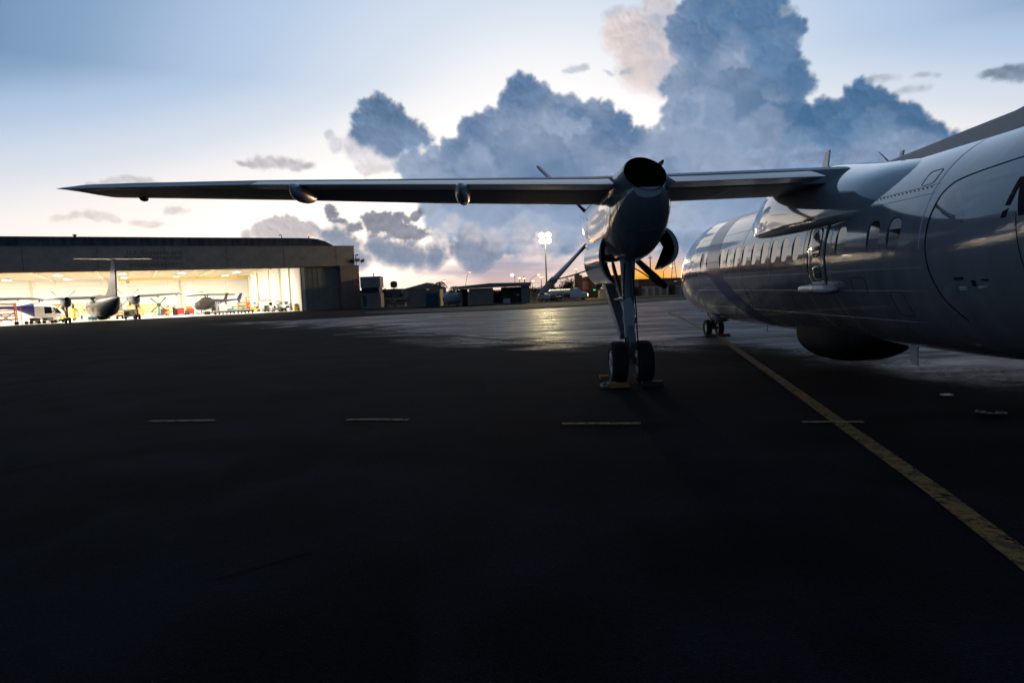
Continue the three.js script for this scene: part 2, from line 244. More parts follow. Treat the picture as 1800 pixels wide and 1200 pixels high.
// superellipse ring in a plane of constant z: centre, half width, half height up and down, exponent
function ring(z, cx, cy, rx, ru, rd = ru, e = 2, n = 40) { const o = []; for (let i = 0; i < n; i++) { const t = i / n * 2 * Math.PI, c = Math.cos(t), s = Math.sin(t), k = 2 / e; o.push([cx + rx * Math.sign(c) * Math.pow(Math.abs(c), k), cy + (s > 0 ? ru : rd) * Math.sign(s) * Math.pow(Math.abs(s), k), z]); } return o; }
function sections(list, f, sub = 4) {   // smooth interpolation between rows of numbers
  const out = [], n = list.length, w = list[0].length, cr = (a, b, c, d, t) => 0.5 * (2 * b + (c - a) * t + (2 * a - 5 * b + 4 * c - d) * t * t + (3 * b - a - 3 * c + d) * t * t * t);
  for (let i = 0; i < n - 1; i++) for (let k = 0; k < sub; k++) { const a = list[Math.max(0, i - 1)], b = list[i], c = list[i + 1], d = list[Math.min(n - 1, i + 2)]; out.push(f(...b.map((_, q) => cr(a[q], b[q], c[q], d[q], k / sub)))); }
  out.push(f(...list[n - 1])); return out;
}

const font = await new FontLoader().loadAsync('fonts/droid/droid_sans_bold.typeface.json');
// lettering as thin solid shapes; f maps a flat point (x right, y up) to its place
function letters(text, size, f, slant = 0, deep = 0.06) {
  const tri = []; const g = new THREE.ShapeGeometry(font.generateShapes(text, size), 8).toNonIndexed(), p = g.attributes.position;
  const split = (a, b, c, d) => { const L = Math.max(a.distanceTo(b), b.distanceTo(c), c.distanceTo(a)); if (L < deep || d > 5) { tri.push(a, b, c); return; } const ab = a.clone().lerp(b, 0.5), bc = b.clone().lerp(c, 0.5), ca = c.clone().lerp(a, 0.5); split(a, ab, ca, d + 1); split(ab, b, bc, d + 1); split(ca, bc, c, d + 1); split(ab, bc, ca, d + 1); };
  for (let i = 0; i < p.count; i += 3) split(...[0, 1, 2].map((k) => V(p.getX(i + k) + slant * p.getY(i + k), p.getY(i + k), 0)), 0);
  const pos = new Float32Array(tri.length * 3); tri.forEach((v, i) => pos.set(f(v.x, v.y), i * 3)); const o = new THREE.BufferGeometry(); o.setAttribute('position', new THREE.BufferAttribute(pos, 3)); o.computeVertexNormals(); return o;
}


// ---------------------------------------------------------------- textures
function tex(w, h, f, { srgb = false, repeat = 1, ry } = {}) {
  const d = new Uint8Array(w * h * 4); let i = 0;
  for (let y = 0; y < h; y++) for (let x = 0; x < w; x++) { const c = f(x / w, y / h, x, y); d[i++] = clamp(c[0]) * 255; d[i++] = clamp(c[1] ?? c[0]) * 255; d[i++] = clamp(c[2] ?? c[0]) * 255; d[i++] = 255; }
  const t = new THREE.DataTexture(d, w, h); t.wrapS = t.wrapT = THREE.RepeatWrapping; t.magFilter = THREE.LinearFilter; t.minFilter = THREE.LinearMipmapLinearFilter; if (srgb) t.colorSpace = THREE.SRGBColorSpace; t.repeat.set(repeat, ry ?? repeat); t.needsUpdate = true; return t;
}
// tiling noise: blend across the borders
const tile = (f) => (u, v) => { const a = f(u, v), b = f(u - 1, v), c = f(u, v - 1), d = f(u - 1, v - 1), x = sst(0.75, 1, u), y = sst(0.75, 1, v); return mix(mix(a, b, x), mix(c, d, x), y); };
const nA = tile((u, v) => fbm(u * 9 + 50, v * 9 + 50, 5)), nB = tile((u, v) => fbm(u * 60 + 50, v * 60 + 50, 3)), nC = tile((u, v) => fbm(u * 3 + 90, v * 26 + 20, 4));
const grey = (c, amt, f) => tex(512, 512, (u, v) => { const k = 1 + amt * (f(u, v) - 0.5) * 2; return [c[0] * k, c[1] * k, c[2] * k]; }, { srgb: true });
const T = {
  asphalt: tex(2048, 2048, (u, v, x, y) => { const g = hsh(x, y), g2 = hsh(x >> 1, (y >> 1) + 991), big = nA(u, v), st = sst(0.62, 0.78, vnoise(u * 7 + 3, v * 7 + 3) * sst(0, 0.08, Math.min(u, v, 1 - u, 1 - v)) + 0.0), k = 0.40 + 0.62 * big - 0.22 * st + 0.20 * (g - 0.5) + 0.24 * (g2 - 0.5) + (g > 0.988 ? 0.35 : 0) + (g2 > 0.994 ? 0.3 : 0); return [k, k, k]; }, { srgb: true, repeat: 1 / 8 }),
  asphaltBump: tex(512, 512, (u, v, x, y) => [0.5 + 0.6 * (hsh(x, y) - 0.5) + 0.5 * (nB(u, v) - 0.5)], { repeat: 1 / 2 }),
  patches: tex(1024, 1024, (u, v) => { const k = 0.68 + 0.5 * (nA(u, v) - 0.5) + 0.28 * (nC(u, v) - 0.5) + 0.10 * (nB(u, v) - 0.5); return [k, k, k * 1.01]; }, { srgb: true, repeat: 1 / 26 }),
  concreteRough: tex(1024, 1024, (u, v) => { const k = 0.54 + 0.34 * (nA(u, v) - 0.5) + 0.42 * (nC(u, v) - 0.5) + 0.16 * (nB(u, v) - 0.5); return [k, k, k]; }, { repeat: 1 / 14, ry: 1 / 9 }),
  concreteBump: tex(1024, 1024, (u, v, x, y) => [0.5 + 0.25 * (hsh(x, y) - 0.5) + 0.7 * (nA(u, v) - 0.5) + 0.4 * (nC(u, v) - 0.5)], { repeat: 1 / 9 }),
  stucco: grey([0.8, 0.8, 0.8], 0.16, (u, v) => 0.6 * nA(u, v) + 0.4 * nB(u, v)),
  streaks: tex(512, 512, (u, v) => { const k = 0.7 + 0.5 * (nC(v, u) - 0.5) + 0.3 * (nA(u, v) - 0.5); return [k, k, k]; }, { srgb: true, repeat: 1 / 9 }),
  fine: tex(512, 512, (u, v, x, y) => [0.5 + 0.5 * (nB(u, v) - 0.5) + 0.4 * (hsh(x, y) - 0.5)], { repeat: 0.5 }),
  wavy: tex(512, 512, (u, v) => [nA(u, v)], { repeat: 0.35 }),
  skin: tex(1024, 1024, (u, v) => { const k = 0.84 + 0.16 * (nC(v, u) - 0.5) + 0.20 * (nA(u, v) - 0.5) + 0.05 * (nB(u, v) - 0.5); return [k, k, k * 1.005]; }, { srgb: true, repeat: 1 / 5 }),
  chips: tex(1024, 1024, (u, v, x, y) => { const n = tile((a, b) => fbm(a * 46 + 9, b * 46 + 4, 4))(u, v) + 0.10 * (hsh(x, y) - 0.5), crack = Math.abs(vnoise(u * 9, v * 9) - 0.5) < 0.012 ? 0 : 1; return [n > 0.29 ? crack : 0]; }, { repeat: 1 / 1.3 }),
  paintWear: tex(1024, 512, (u, v, x, y) => { const n = fbm(u * 70, v * 20, 4) - 0.35 * (hsh(x, y) > 0.8), k = 0.55 + 0.5 * sst(0.34, 0.5, n); return [k, k, k * 0.98]; }, { srgb: true, repeat: 0.25, ry: 1 }),
};
T.stucco.repeat.set(0.25, 0.25);

// ---------------------------------------------------------------- materials (linear base colours)
const std = (c, roughness = 0.7, o = {}) => new THREE.MeshStandardMaterial({ color: lin(...c), roughness, ...o });
const phy = (c, roughness = 0.4, o = {}) => new THREE.MeshPhysicalMaterial({ color: lin(...c), roughness, ...o });
const M = {
  asphalt: phy([0.021, 0.024, 0.031], 0.94, { map: T.asphalt, bumpMap: T.asphaltBump, bumpScale: 0.006, specularIntensity: 0.08 }),
  road: phy([0.055, 0.052, 0.05], 0.9, { map: T.patches, bumpMap: T.asphaltBump, bumpScale: 0.005, specularIntensity: 0.5 }),
  concrete: phy([0.05, 0.052, 0.06], 1.0, { map: T.patches, roughnessMap: T.concreteRough, bumpMap: T.concreteBump, bumpScale: 0.004, specularIntensity: 0.36 }),
  seal: phy([0.009, 0.0095, 0.011], 0.9, { bumpMap: T.fine, bumpScale: 0.002, specularIntensity: 0.08 }),
  grass: std([0.045, 0.055, 0.018], 0.95, { bumpMap: T.fine, bumpScale: 0.03 }),
  yellow: phy([0.32, 0.145, 0.015], 0.75, { alphaMap: T.chips, alphaTest: 0.5, map: T.paintWear, bumpMap: T.asphaltBump, bumpScale: 0.004 }),
  cream: std([0.38, 0.24, 0.11], 0.8, { alphaMap: T.chips, alphaTest: 0.5, map: T.paintWear, bumpMap: T.asphaltBump, bumpScale: 0.004 }),
  skin: phy([0.36, 0.375, 0.40], 0.15, { map: T.skin, ior: 1.5, clearcoat: 1, clearcoatRoughness: 0.03, bumpMap: T.wavy, bumpScale: 0.005 }),
  fairing: phy([0.36, 0.375, 0.40], 0.07, { ior: 2.3, clearcoat: 1, clearcoatRoughness: 0.03 }),
  nacelle: phy([0.36, 0.375, 0.40], 0.2, { map: T.skin, ior: 1.9, clearcoat: 1, clearcoatRoughness: 0.05, bumpMap: T.wavy, bumpScale: 0.006 }),
  wing: phy([0.36, 0.375, 0.40], 0.55, { specularIntensity: 0.45, clearcoat: 0.08, clearcoatRoughness: 0.25, bumpMap: T.wavy, bumpScale: 0.004 }),
  flap: phy([0.36, 0.375, 0.40], 0.36, { clearcoat: 0.35, clearcoatRoughness: 0.12 }),
  fin: phy([0.36, 0.375, 0.40], 0.45, { clearcoat: 0.3, clearcoatRoughness: 0.2 }),
  blueStripe: phy([0.008, 0.045, 0.21], 0.35, { clearcoat: 0.4, clearcoatRoughness: 0.05 }),
  navy: phy([0.003, 0.004, 0.009], 0.7, { specularIntensity: 0.3 }),
  glass: phy([0.02, 0.022, 0.026], 0.06, { clearcoat: 1, clearcoatRoughness: 0.03 }),
  shade: phy([0.6, 0.6, 0.6], 0.35, { clearcoat: 0.6, clearcoatRoughness: 0.05 }),
  gap: std([0.006, 0.006, 0.007], 0.9), soot: std([0.004, 0.004, 0.004], 0.95), 
  rubber: std([0.012, 0.012, 0.013], 0.82, { bumpMap: T.fine, bumpScale: 0.003 }),
  steel: phy([0.42, 0.42, 0.43], 0.32, { metalness: 0.9 }), alu: phy([0.55, 0.55, 0.56], 0.42, { metalness: 0.8 }), darkmetal: std([0.035, 0.035, 0.037], 0.5, { metalness: 0.5 }),
  strut: phy([0.20, 0.20, 0.205], 0.38, { clearcoat: 0.4 }), chrome: phy([0.7, 0.7, 0.7], 0.12, { metalness: 1 }),
  blade: phy([0.03, 0.033, 0.038], 0.42, { clearcoat: 0.3 }), boot: std([0.30, 0.24, 0.17], 0.85), strap: std([0.05, 0.045, 0.04], 0.9),
  chock: std([0.40, 0.13, 0.015], 0.6), chockRed: std([0.22, 0.03, 0.02], 0.7), rope: std([0.25, 0.2, 0.13], 0.95),
  fascia: std([0.68, 0.54, 0.44], 0.9, { map: T.stucco, bumpMap: T.fine, bumpScale: 0.006 }), doorLeaf: std([0.52, 0.42, 0.32], 0.75, { map: T.stucco }), pier: std([0.50, 0.37, 0.31], 0.9, { map: T.stucco }),
  roof: phy([0.2, 0.205, 0.21], 0.55, { map: T.streaks, specularIntensity: 0.6 }), letter: std([0.20, 0.15, 0.12], 0.6),
  inner: std([0.80, 0.79, 0.75], 0.85), innerFloor: phy([0.68, 0.66, 0.6], 0.35), truss: std([0.62, 0.56, 0.44], 0.6), craneYellow: std([0.72, 0.46, 0.06], 0.5),
  jamb: std([0.7, 0.62, 0.48], 0.6),
  paleSkin: phy([0.36, 0.375, 0.40], 0.45, { clearcoat: 0.3, clearcoatRoughness: 0.2 }),
  white: phy([0.78, 0.78, 0.77], 0.35, { clearcoat: 0.5 }), offwhite: std([0.6, 0.58, 0.53], 0.6), blue: phy([0.015, 0.05, 0.28], 0.35, { clearcoat: 0.7 }), skyblue: std([0.05, 0.30, 0.55], 0.5), orange: std([0.75, 0.20, 0.03], 0.5), amber: std([0.80, 0.45, 0.04], 0.5), yellowP: std([0.80, 0.58, 0.03], 0.5),
  red: std([0.60, 0.05, 0.03], 0.45), olive: std([0.022, 0.02, 0.015], 0.6), brown: std([0.20, 0.10, 0.04], 0.6), grey: std([0.22, 0.22, 0.21], 0.6), lightgrey: std([0.5, 0.5, 0.48], 0.5), darkgrey: std([0.06, 0.06, 0.062], 0.6), black: std([0.01, 0.01, 0.01], 0.6), teal: std([0.012, 0.07, 0.085], 0.55), green: std([0.05, 0.25, 0.18], 0.5), tarp: std([0.42, 0.40, 0.38], 0.9),
  cmu: std([0.46, 0.37, 0.29], 0.92, { map: T.stucco, bumpMap: T.fine, bumpScale: 0.008 }), trim: std([0.45, 0.42, 0.39], 0.8, { map: T.stucco }), farwall: std([0.26, 0.22, 0.21], 0.9, { map: T.stucco }), fence: std([0.26, 0.225, 0.205], 0.7), darkfence: std([0.035, 0.03, 0.028], 0.9),
  bark: std([0.07, 0.05, 0.035], 0.95), leaf: std([0.035, 0.05, 0.018], 0.85, { side: THREE.DoubleSide }), leafdry: std([0.10, 0.06, 0.02], 0.9, { side: THREE.DoubleSide }),
};
const glow = (r, g, b, k) => new THREE.MeshStandardMaterial({ color: 0x111111, emissive: lin(r, g, b), emissiveIntensity: k });


// ---------------------------------------------------------------- ground, pavements, paint
function sheet(name, pts, y, mat, kind, parent) { // flat polygon [x, z]
  const g = new THREE.ShapeGeometry(new THREE.Shape(pts.map(([x, z]) => new THREE.Vector2(x, -z)))); g.rotateX(-Math.PI / 2); g.translate(0, y, 0);
  const m = new THREE.Mesh(metres(clean(g)), mat); m.name = parent ? name : numbered(name); m.receiveShadow = true; (parent ?? scene).add(m); if (kind) m.userData.kind = kind; return m;
}
function strip(pts, w, y, rag = 0, seed = 1) { // ribbon along a polyline, optionally uneven in width
  const r = rng(seed), c = new THREE.CatmullRomCurve3(pts.map(([x, z]) => V(x, 0, z)), false, 'catmullrom', 0.2), n = Math.max(8, Math.min(160, Math.round(c.getLength() / (rag ? 0.35 : 0.7)))), pos = [], idx = [];
  for (let i = 0; i <= n; i++) { const p = c.getPointAt(i / n), t = c.getTangentAt(i / n), k = w / 2 * (1 + rag * (r() - 0.5)), o = rag * w * (r() - 0.5) * 0.8; pos.push(p.x - t.z * (k + o), y, p.z + t.x * (k + o), p.x + t.z * (k - o), y, p.z - t.x * (k - o)); if (i) { const a = i * 2 - 2; idx.push(a, a + 1, a + 2, a + 1, a + 3, a + 2); } }
  const g = new THREE.BufferGeometry(); g.setAttribute('position', new THREE.BufferAttribute(new Float32Array(pos), 3)); g.setIndex(idx); g.computeVertexNormals(); if (g.attributes.normal.getY(0) < 0) { for (let i = 0; i < idx.length; i += 3) [idx[i], idx[i + 1]] = [idx[i + 1], idx[i]]; g.setIndex(idx); g.computeVertexNormals(); }
  return g;
}
{
  const g = new THREE.PlaneGeometry(2400, 2400); g.rotateX(-Math.PI / 2);
  const m = new THREE.Mesh(metres(clean(g)), M.asphalt); m.name = numbered('ground'); m.receiveShadow = true; m.userData.kind = 'structure'; scene.add(m);
  // smoother, paler apron slab with a wavering sealed edge
  const near = [[-22.4, -44.2], [-17.5, -39.4], [-12.2, -32.6], [-8.3, -27.4], [-6.05, -24.2], [-4.21, -21.4], [-2.36, -18.8], [-0.62, -17.1], [0.81, -15.3], [2.09, -14.65], [3.15, -14.1], [4.04, -13.3], [4.5, -12.1], [5.1, -10.9], [5.7, -9.6], [6.15, -8.2], [8, -5.5], [12, -1]];
  const edge = new THREE.CatmullRomCurve3(near.map(([x, z]) => V(x, 0, z))), nr = rng(5), nearPts = [];
  for (let i = 0; i <= 150; i++) { const p = edge.getPointAt(i / 150); nearPts.push([p.x + (fbm(i * 0.17, 3, 4) - 0.5) * 1.5, p.z + (fbm(i * 0.17, 9, 4) - 0.5) * 1.5 + (nr() - 0.5) * 0.12]); }
  const poly = [...nearPts, [60, -1], [60, -52], [29.7, -55.2], [14.3, -56.8], [7.5, -51.5], [2.6, -48], [-4.3, -48.6], [-8.5, -47.9], [-11.8, -45.6], [-16, -44.6], [-20, -45.0]];
  // where the smooth surface thins out along its edge, measured in metres on the ground: a worn, speckled coat
  const AX0 = -26, AZ0 = -58, AW = 56, AH = 58, N = 1024, alpha = tex(N, N, (u, v, px, py) => { const x = AX0 + u * AW, z = AZ0 + v * AH; let lo = 0, hi = 1e9; for (let i = 0; i < nearPts.length - 1; i += 3) { const q = nearPts[Math.min(i + 3, nearPts.length - 1)], p = nearPts[i], t = clamp(((x - p[0]) * (q[0] - p[0]) + (z - p[1]) * (q[1] - p[1])) / ((q[0] - p[0]) ** 2 + (q[1] - p[1]) ** 2)), d = Math.hypot(x - mix(p[0], q[0], t), z - mix(p[1], q[1], t)); if (d < hi) hi = d; if (hi > 6 && i > 40 && d > 30) i += 3; } const w = 2.0 + 3.5 * clamp((-z - 11) / 20); return [sst(0.05, w, hi + (fbm(x * 0.8 + 40, z * 0.8 + 70, 5) - 0.5) * w * 1.2 + (hsh(px, py) - 0.5) * 0.35 * w)]; });
  alpha.wrapS = alpha.wrapT = THREE.ClampToEdgeWrapping;
  const apMat = M.concrete.clone(); apMat.alphaMap = alpha; apMat.transparent = true;
  const ap = sheet('apron_pavement', poly, 0.004, apMat, 'structure');
  { const p = ap.geometry.attributes.position, uv1 = new Float32Array(p.count * 2); for (let i = 0; i < p.count; i++) { uv1[i * 2] = (p.getX(i) - AX0) / AW; uv1[i * 2 + 1] = (p.getZ(i) - AZ0) / AH; } ap.geometry.setAttribute('uv1', new THREE.BufferAttribute(uv1, 2)); alpha.channel = 1; }
  sheet('perimeter_road', [[-13.6, -60.6], [-9.8, -61.8], [1.9, -65.4], [12.3, -68.3], [18.9, -72.2], [70, -84], [70, -75.5], [40, -67], [22, -62.5], [9, -56.5], [2, -51.5], [-6, -51], [-12.5, -54.5]], 0.004, M.road, 'structure');
  sheet('grass_verge', [[8.6, -77.2], [12.3, -74.3], [18.9, -76.2], [70, -90], [70, -110], [20, -110], [8.6, -84]], 0.006, M.grass, 'stuff');
  sheet('grass_verge', [[-15.4, -78.4], [-11.8, -76.5], [-9.5, -80], [-9.5, -140], [-30, -140], [-15.8, -84]], 0.006, M.grass, 'stuff');

  const y1 = 0.008;
  single('painted_line', strip([[1.3, 2.4], [2.2, -1.3], [2.7, -3.3], [3.01, -4.58], [3.44, -6.62], [4.21, -10.22], [5.7, -17.41], [7.28, -26.57], [8.1, -32.1], [8.5, -34.3], [9.1, -35.6], [11, -36.9], [16, -38.2], [26, -40]], 0.155, 0.012), M.yellow, 'long worn yellow taxi line running under the nose wheel', 'taxi line', null, 'structure');
  const dashes = [[[0.53, -7.17], [0.95, -7.09], [1.40, -7.01]], [[-2.12, -7.90], [-1.82, -7.87], [-1.31, -7.74]], [[3.09, -6.76], [3.4, -6.7], [3.69, -6.64]], [[-4.85, -8.36], [-4.54, -8.3], [-3.92, -8.23]]];
  dashes.forEach((d, i) => single('painted_dash', strip(d, 0.085, 0.0155), M.cream, ['short cream painted bar on the asphalt nearest below the main wheels', 'short cream painted bar second from the left, its left end bent down', 'short cream painted bar crossed by the yellow taxi line', 'leftmost short cream painted bar, fading at its left end'][i], 'ground marking', 'row of cream bars on the asphalt', 'structure'));
  // sealed cracks and joints
  const J = [[[5.9, -13.9], [4.78, -14.62], [2.40, -16.78], [0, -19.29], [-2.95, -23.65], [-5.85, -27.37], [-7.42, -29.97], [-8.15, -31.83], [-8.18, -33.09], [-7.25, -34.04], [-5.33, -33.44]],
    [[-8.93, -10.98], [-7.42, -11.40], [-5.95, -11.55], [-4.22, -11.64], [-2.76, -11.67], [-1.91, -11.65]], [[-4.99, -6.04], [-4.78, -6.21], [-4.55, -6.54], [-3.83, -6.73]], [[-1.54, -5.89], [-1.05, -6.15], [-0.45, -6.35]], [[-1.72, -3.47], [-1.50, -3.65], [-1.28, -3.81]],
    [[5.9, -19.36], [3.58, -19.94], [0.74, -20.51], [-1.18, -22.08]], [[4.6, -16.2], [5.31, -16.46], [8.10, -17.37], [14, -19.5]], [[4.47, -11.9], [6.05, -12.5], [9, -13.6]], [[-5.48, -38.78], [0.06, -36.8], [4.96, -34.31], [12, -31.5]], [[-1.38, -26.04], [1.96, -27], [7, -27.84], [14, -28.6]], [[-3.74, -30.2], [0.04, -30.39], [3.67, -29.06]], [[-29.66, -36.95], [-23.53, -37.71], [-15.83, -37.04]], [[-17.52, -21.75], [-12.86, -22.46], [-8.45, -22.5]], [[-14, -16], [-9, -16.6], [-4.4, -16.2], [-2, -16.4]], [[1.5, -23.8], [5, -23.4], [9, -23.9], [13, -25]], [[-9, -42], [0, -41], [9, -39.8], [20, -38]]];
  const seal = new THREE.Group(); seal.name = 'pavement_joint'; seal.userData.kind = 'structure'; scene.add(seal);
  J.forEach((l, i) => part(seal, 'seal_strip', strip(l, i === 0 ? 0.10 : i < 5 ? 0.016 + 0.006 * (i % 3) : 0.045 + 0.02 * (i % 3), i === 0 ? 0.0155 : 0.0105, 0.6, 31 + i), M.seal));
  // round patched spots and a tie-down cover
  [[-4.58, -7.74, 0.30], [-1.95, -7.44, 0.28]].forEach(([x, z, r], i) => { const p = []; for (let k = 0; k <= 40; k++) { const a = k / 40 * 6.2832; p.push([x + r * Math.cos(a) * (1 + 0.1 * Math.sin(3 * a)), z + r * 0.85 * Math.sin(a)]); } single('pavement_patch', strip(p, 0.022, 0.0105, 0.5, 77 + i), M.seal, i ? 'rounded patch outline beside the second cream bar' : 'rounded patch outline below the leftmost cream bar', 'patch', 'round patches in the asphalt', 'structure'); });
  const td = thing('tie_down_cover', 'small round metal tie-down cover in the dark asphalt at right', 'cover', [5.21, 0, -6.87]);
  part(td, 'rim', place(new THREE.TorusGeometry(0.13, 0.014, 8, 32).rotateX(Math.PI / 2), 0, 0.008, 0), M.darkmetal); part(td, 'plate', cyl(0.125, 0.125, 0.008, 0, 0.006, 0, 0, 0, 0, 28), M.darkmetal); part(td, 'ring', place(new THREE.TorusGeometry(0.04, 0.008, 6, 16).rotateX(1.2), 0, 0.02, 0), M.darkmetal);
  const st = thing('reflective_stud', 'tiny pale pavement stud right of the belly blade aerial', 'stud', [5.48, 0, -7.97]); part(st, 'stud_base', rbox(0.12, 0.018, 0.1, 0.006, 0, 0.009, 0), M.lightgrey); part(st, 'stud_lens', box(0.08, 0.01, 0.012, 0, 0.012, 0.05), M.white);
}


// ---------------------------------------------------------------- the lit hangar: local x along its front to the right, z out of the door
const HA = deg(30.5), HP = V(-25, 0, -75.6), HX = V(Math.cos(HA), 0, -Math.sin(HA)), HZ = V(Math.sin(HA), 0, Math.cos(HA));
const inHangar = (u, w, y = 0) => { const p = HP.clone().addScaledVector(HX, u).addScaledVector(HZ, -w); return [p.x, y, p.z]; };
{
  const h = thing('hangar', 'wide tan aircraft hangar with its door open on a bright interior', 'hangar', [HP.x, 0, HP.z], HA);
  const U0 = -43, W = -42;
  const fa = part(h, 'fascia', box(6.95 - U0, 2.36, 0.5, (6.95 + U0) / 2, 6.405, -0.25), M.fascia);
  part(fa, 'coping', box(7.0 - U0, 0.10, 0.6, (7.0 + U0) / 2, 7.63, -0.25), M.trim); part(fa, 'door_head', box(0.9 - U0, 0.14, 0.2, (0.9 + U0) / 2, 5.15, -0.42), M.doorLeaf);
  for (let u = -38; u < 5; u += 6.1) part(fa, 'expansion_joint', box(0.03, 2.3, 0.012, u, 6.4, 0.004), M.gap);
  const pl = (x, y) => [x, y, 0.012];
  part(h, 'wall_lettering', [letters('U.S. Customs and', 0.44, (x, y) => pl(x * 1.02 - 17.1, y + 6.72)), letters('Border Protection', 0.44, (x, y) => pl(x * 1.02 - 17.35, y + 6.22)), box(4.5, 0.035, 0.012, -14.9, 6.02, 0.006), letters('MIAMI AIR BRANCH', 0.38, (x, y) => pl(x - 16.95, y + 5.5))], M.letter);
  // door pocket, pier, jamb
  const dl = part(h, 'door_leaf', box(4.15, 5.2, 0.25, 2.96, 2.6, -0.75), M.doorLeaf); for (let u = 1.3; u < 5; u += 0.6) part(dl, 'door_rib', box(0.05, 5.1, 0.05, u, 2.6, -0.61), M.doorLeaf);
  part(h, 'pier', box(2.3, 5.2, 1.0, 6.2, 2.6, -0.2), M.pier); part(h, 'pier_cap', box(2.36, 0.08, 1.06, 6.2, 5.24, -0.2), M.trim);
  part(h, 'jamb', [box(0.34, 5.12, 0.5, 0.70, 2.56, -0.55), box(0.1, 5.12, 0.3, 0.42, 2.56, -0.5)], M.jamb);
  // shell
  part(h, 'side_wall', [box(0.3, 5.95, 41.4, 0.5, 2.975, -21.3)], M.inner); part(h, 'side_wall', box(0.3, 7.5, 41.5, 6.6, 3.75, -21.4), M.fascia); part(h, 'side_wall', box(0.3, 7.5, 42, U0 - 0.15, 3.75, -21), M.inner);
  part(h, 'back_wall', box(7 - U0, 7.5, 0.3, (7 + U0) / 2, 3.75, W - 0.15), M.inner);
  part(h, 'ceiling', box(6.4 - U0, 0.2, 41.3, (6.4 + U0) / 2, 6.05, -21.1), M.inner);
  part(h, 'hangar_floor', box(0.3 - U0, 0.02, 42.3, (0.3 + U0) / 2, 0.0, -20.9), M.innerFloor);
  for (let i = 0; i < 11; i++) part(h, 'purlin', box(0.3 - U0, 0.22, 0.12, (0.3 + U0) / 2, 5.83, -2 - i * 3.9), M.truss);
  for (let u = -40; u < 0; u += 6.5) part(h, 'rafter', box(0.16, 0.30, 41, u, 5.72, -21), M.truss);
  const cr = part(h, 'crane_beam', box(18.4, 0.32, 0.22, -9.4, 5.38, -37.5), M.craneYellow); part(cr, 'crane_hoist', [box(0.5, 0.35, 0.5, -17.4, 5.05, -37.4), rod([-17.4, 4.9, -37.4], [-17.4, 4.2, -37.4], 0.02)], M.grey);
  for (const w of [6, 12, 20, 30, 40]) part(h, 'wall_column', box(0.22, 5.9, 0.3, 0.26, 2.95, -w), M.truss);
  for (const u of [-40, -30, -20, -10]) part(h, 'wall_column', box(0.3, 5.9, 0.22, u, 2.95, W + 0.11), M.truss);
  for (const [u, y, w, hh] of [[-33, 4.6, 7, 0.9], [-24, 4.7, 6, 0.8], [-15, 4.55, 6.5, 0.9], [-5.5, 4.5, 5, 0.9]]) part(h, 'wall_panel', [box(w, 0.04, 0.03, u, y, W + 0.02), box(w, 0.04, 0.03, u, y + hh, W + 0.02), box(0.04, hh, 0.03, u - w / 2, y + hh / 2, W + 0.02), box(0.04, hh, 0.03, u + w / 2, y + hh / 2, W + 0.02)], M.lightgrey);
  // roof of standing-seam sheets with a rounded right end
  const rp = [[U0, 6.9], [U0, 8.7], [2.0, 8.7], [3.0, 8.62], [3.9, 8.36], [4.7, 7.95], [5.35, 7.45], [5.35, 6.9]];
  const rf = part(h, 'roof', place(prism(rp, 40), 0, 0, -41.6), M.roof), tones = [0.15, 0.19, 0.235, 0.17, 0.21].map((k) => { const m = M.roof.clone(); m.color.setRGB(k, k * 1.03, k * 1.08); return m; }), rr = rng(91);
  for (let i = 0, u = U0; u < 4.6; i++, u += 1.52) { const x1 = u + 1.49, top = (x) => x < 2 ? 8.72 : 8.72 - 0.115 * (x - 2) ** 2.05, t0 = top(u), t1 = top(Math.min(x1, 5.3)); part(rf, 'roof_sheet', place(prism([[u, 7.3], [Math.min(x1, 5.3), 7.3], [Math.min(x1, 5.3), t1], [u, t0]], 0.05 + 0.03 * rr()), 0, 0, -1.6), tones[Math.floor(rr() * 5)]); part(rf, 'roof_seam', place(prism([[x1, 7.3], [x1 + 0.03, 7.3], [x1 + 0.03, top(x1)], [x1, top(x1)]], 0.12), 0, 0, -1.6), tones[1]); }
  part(rf, 'roof_vent', [cyl(0.12, 0.12, 0.3, -21.6, 8.85, -3), cyl(0.2, 0.2, 0.1, -21.6, 9.02, -3)], M.darkgrey); part(rf, 'roof_vent', tube([[-0.9, 8.7, -3], [-0.9, 9.1, -3], [-1.05, 9.22, -3], [-1.2, 9.1, -3]], 0.05), M.darkgrey);
  const bl = thing('obstruction_light', 'small orange beacon on a short mast at the right end of the hangar roof', 'beacon', inHangar(2.3, 3, 8.7)); part(bl, 'mast', cyl(0.04, 0.05, 0.45, 0, 0.225, 0), M.darkgrey); part(bl, 'beacon_lamp', ball(0.09, 0, 0.53, 0), glow(1, 0.25, 0.06, 3));
  // floodlights and a camera on the corner above the pier
  const fl = thing('wall_floodlight', 'dark twin floodlights on a stub mast at the hangar corner, unlit', 'floodlight', inHangar(7.15, -0.1, 5.28), HA);
  part(fl, 'mast', [cyl(0.05, 0.05, 1.3, -0.05, 0.65, 0), rod([-0.6, 0.55, 0], [0.55, 0.55, 0.05], 0.035)], M.darkgrey); part(fl, 'junction_box', rbox(0.55, 0.4, 0.3, 0.04, 0.1, 0.62, 0.1), M.pier);
  for (const s of [-1, 1]) { const q = part(fl, 'floodlight_head', rbox(0.5, 0.34, 0.22, 0.03, 0.08 + s * 0.65, 0.52, 0.1, 0.5, s * 0.4, s * 0.35), M.darkgrey); } part(fl, 'camera_head', rbox(0.28, 0.16, 0.16, 0.03, 0.12, 1.24, 0.05), M.darkgrey);
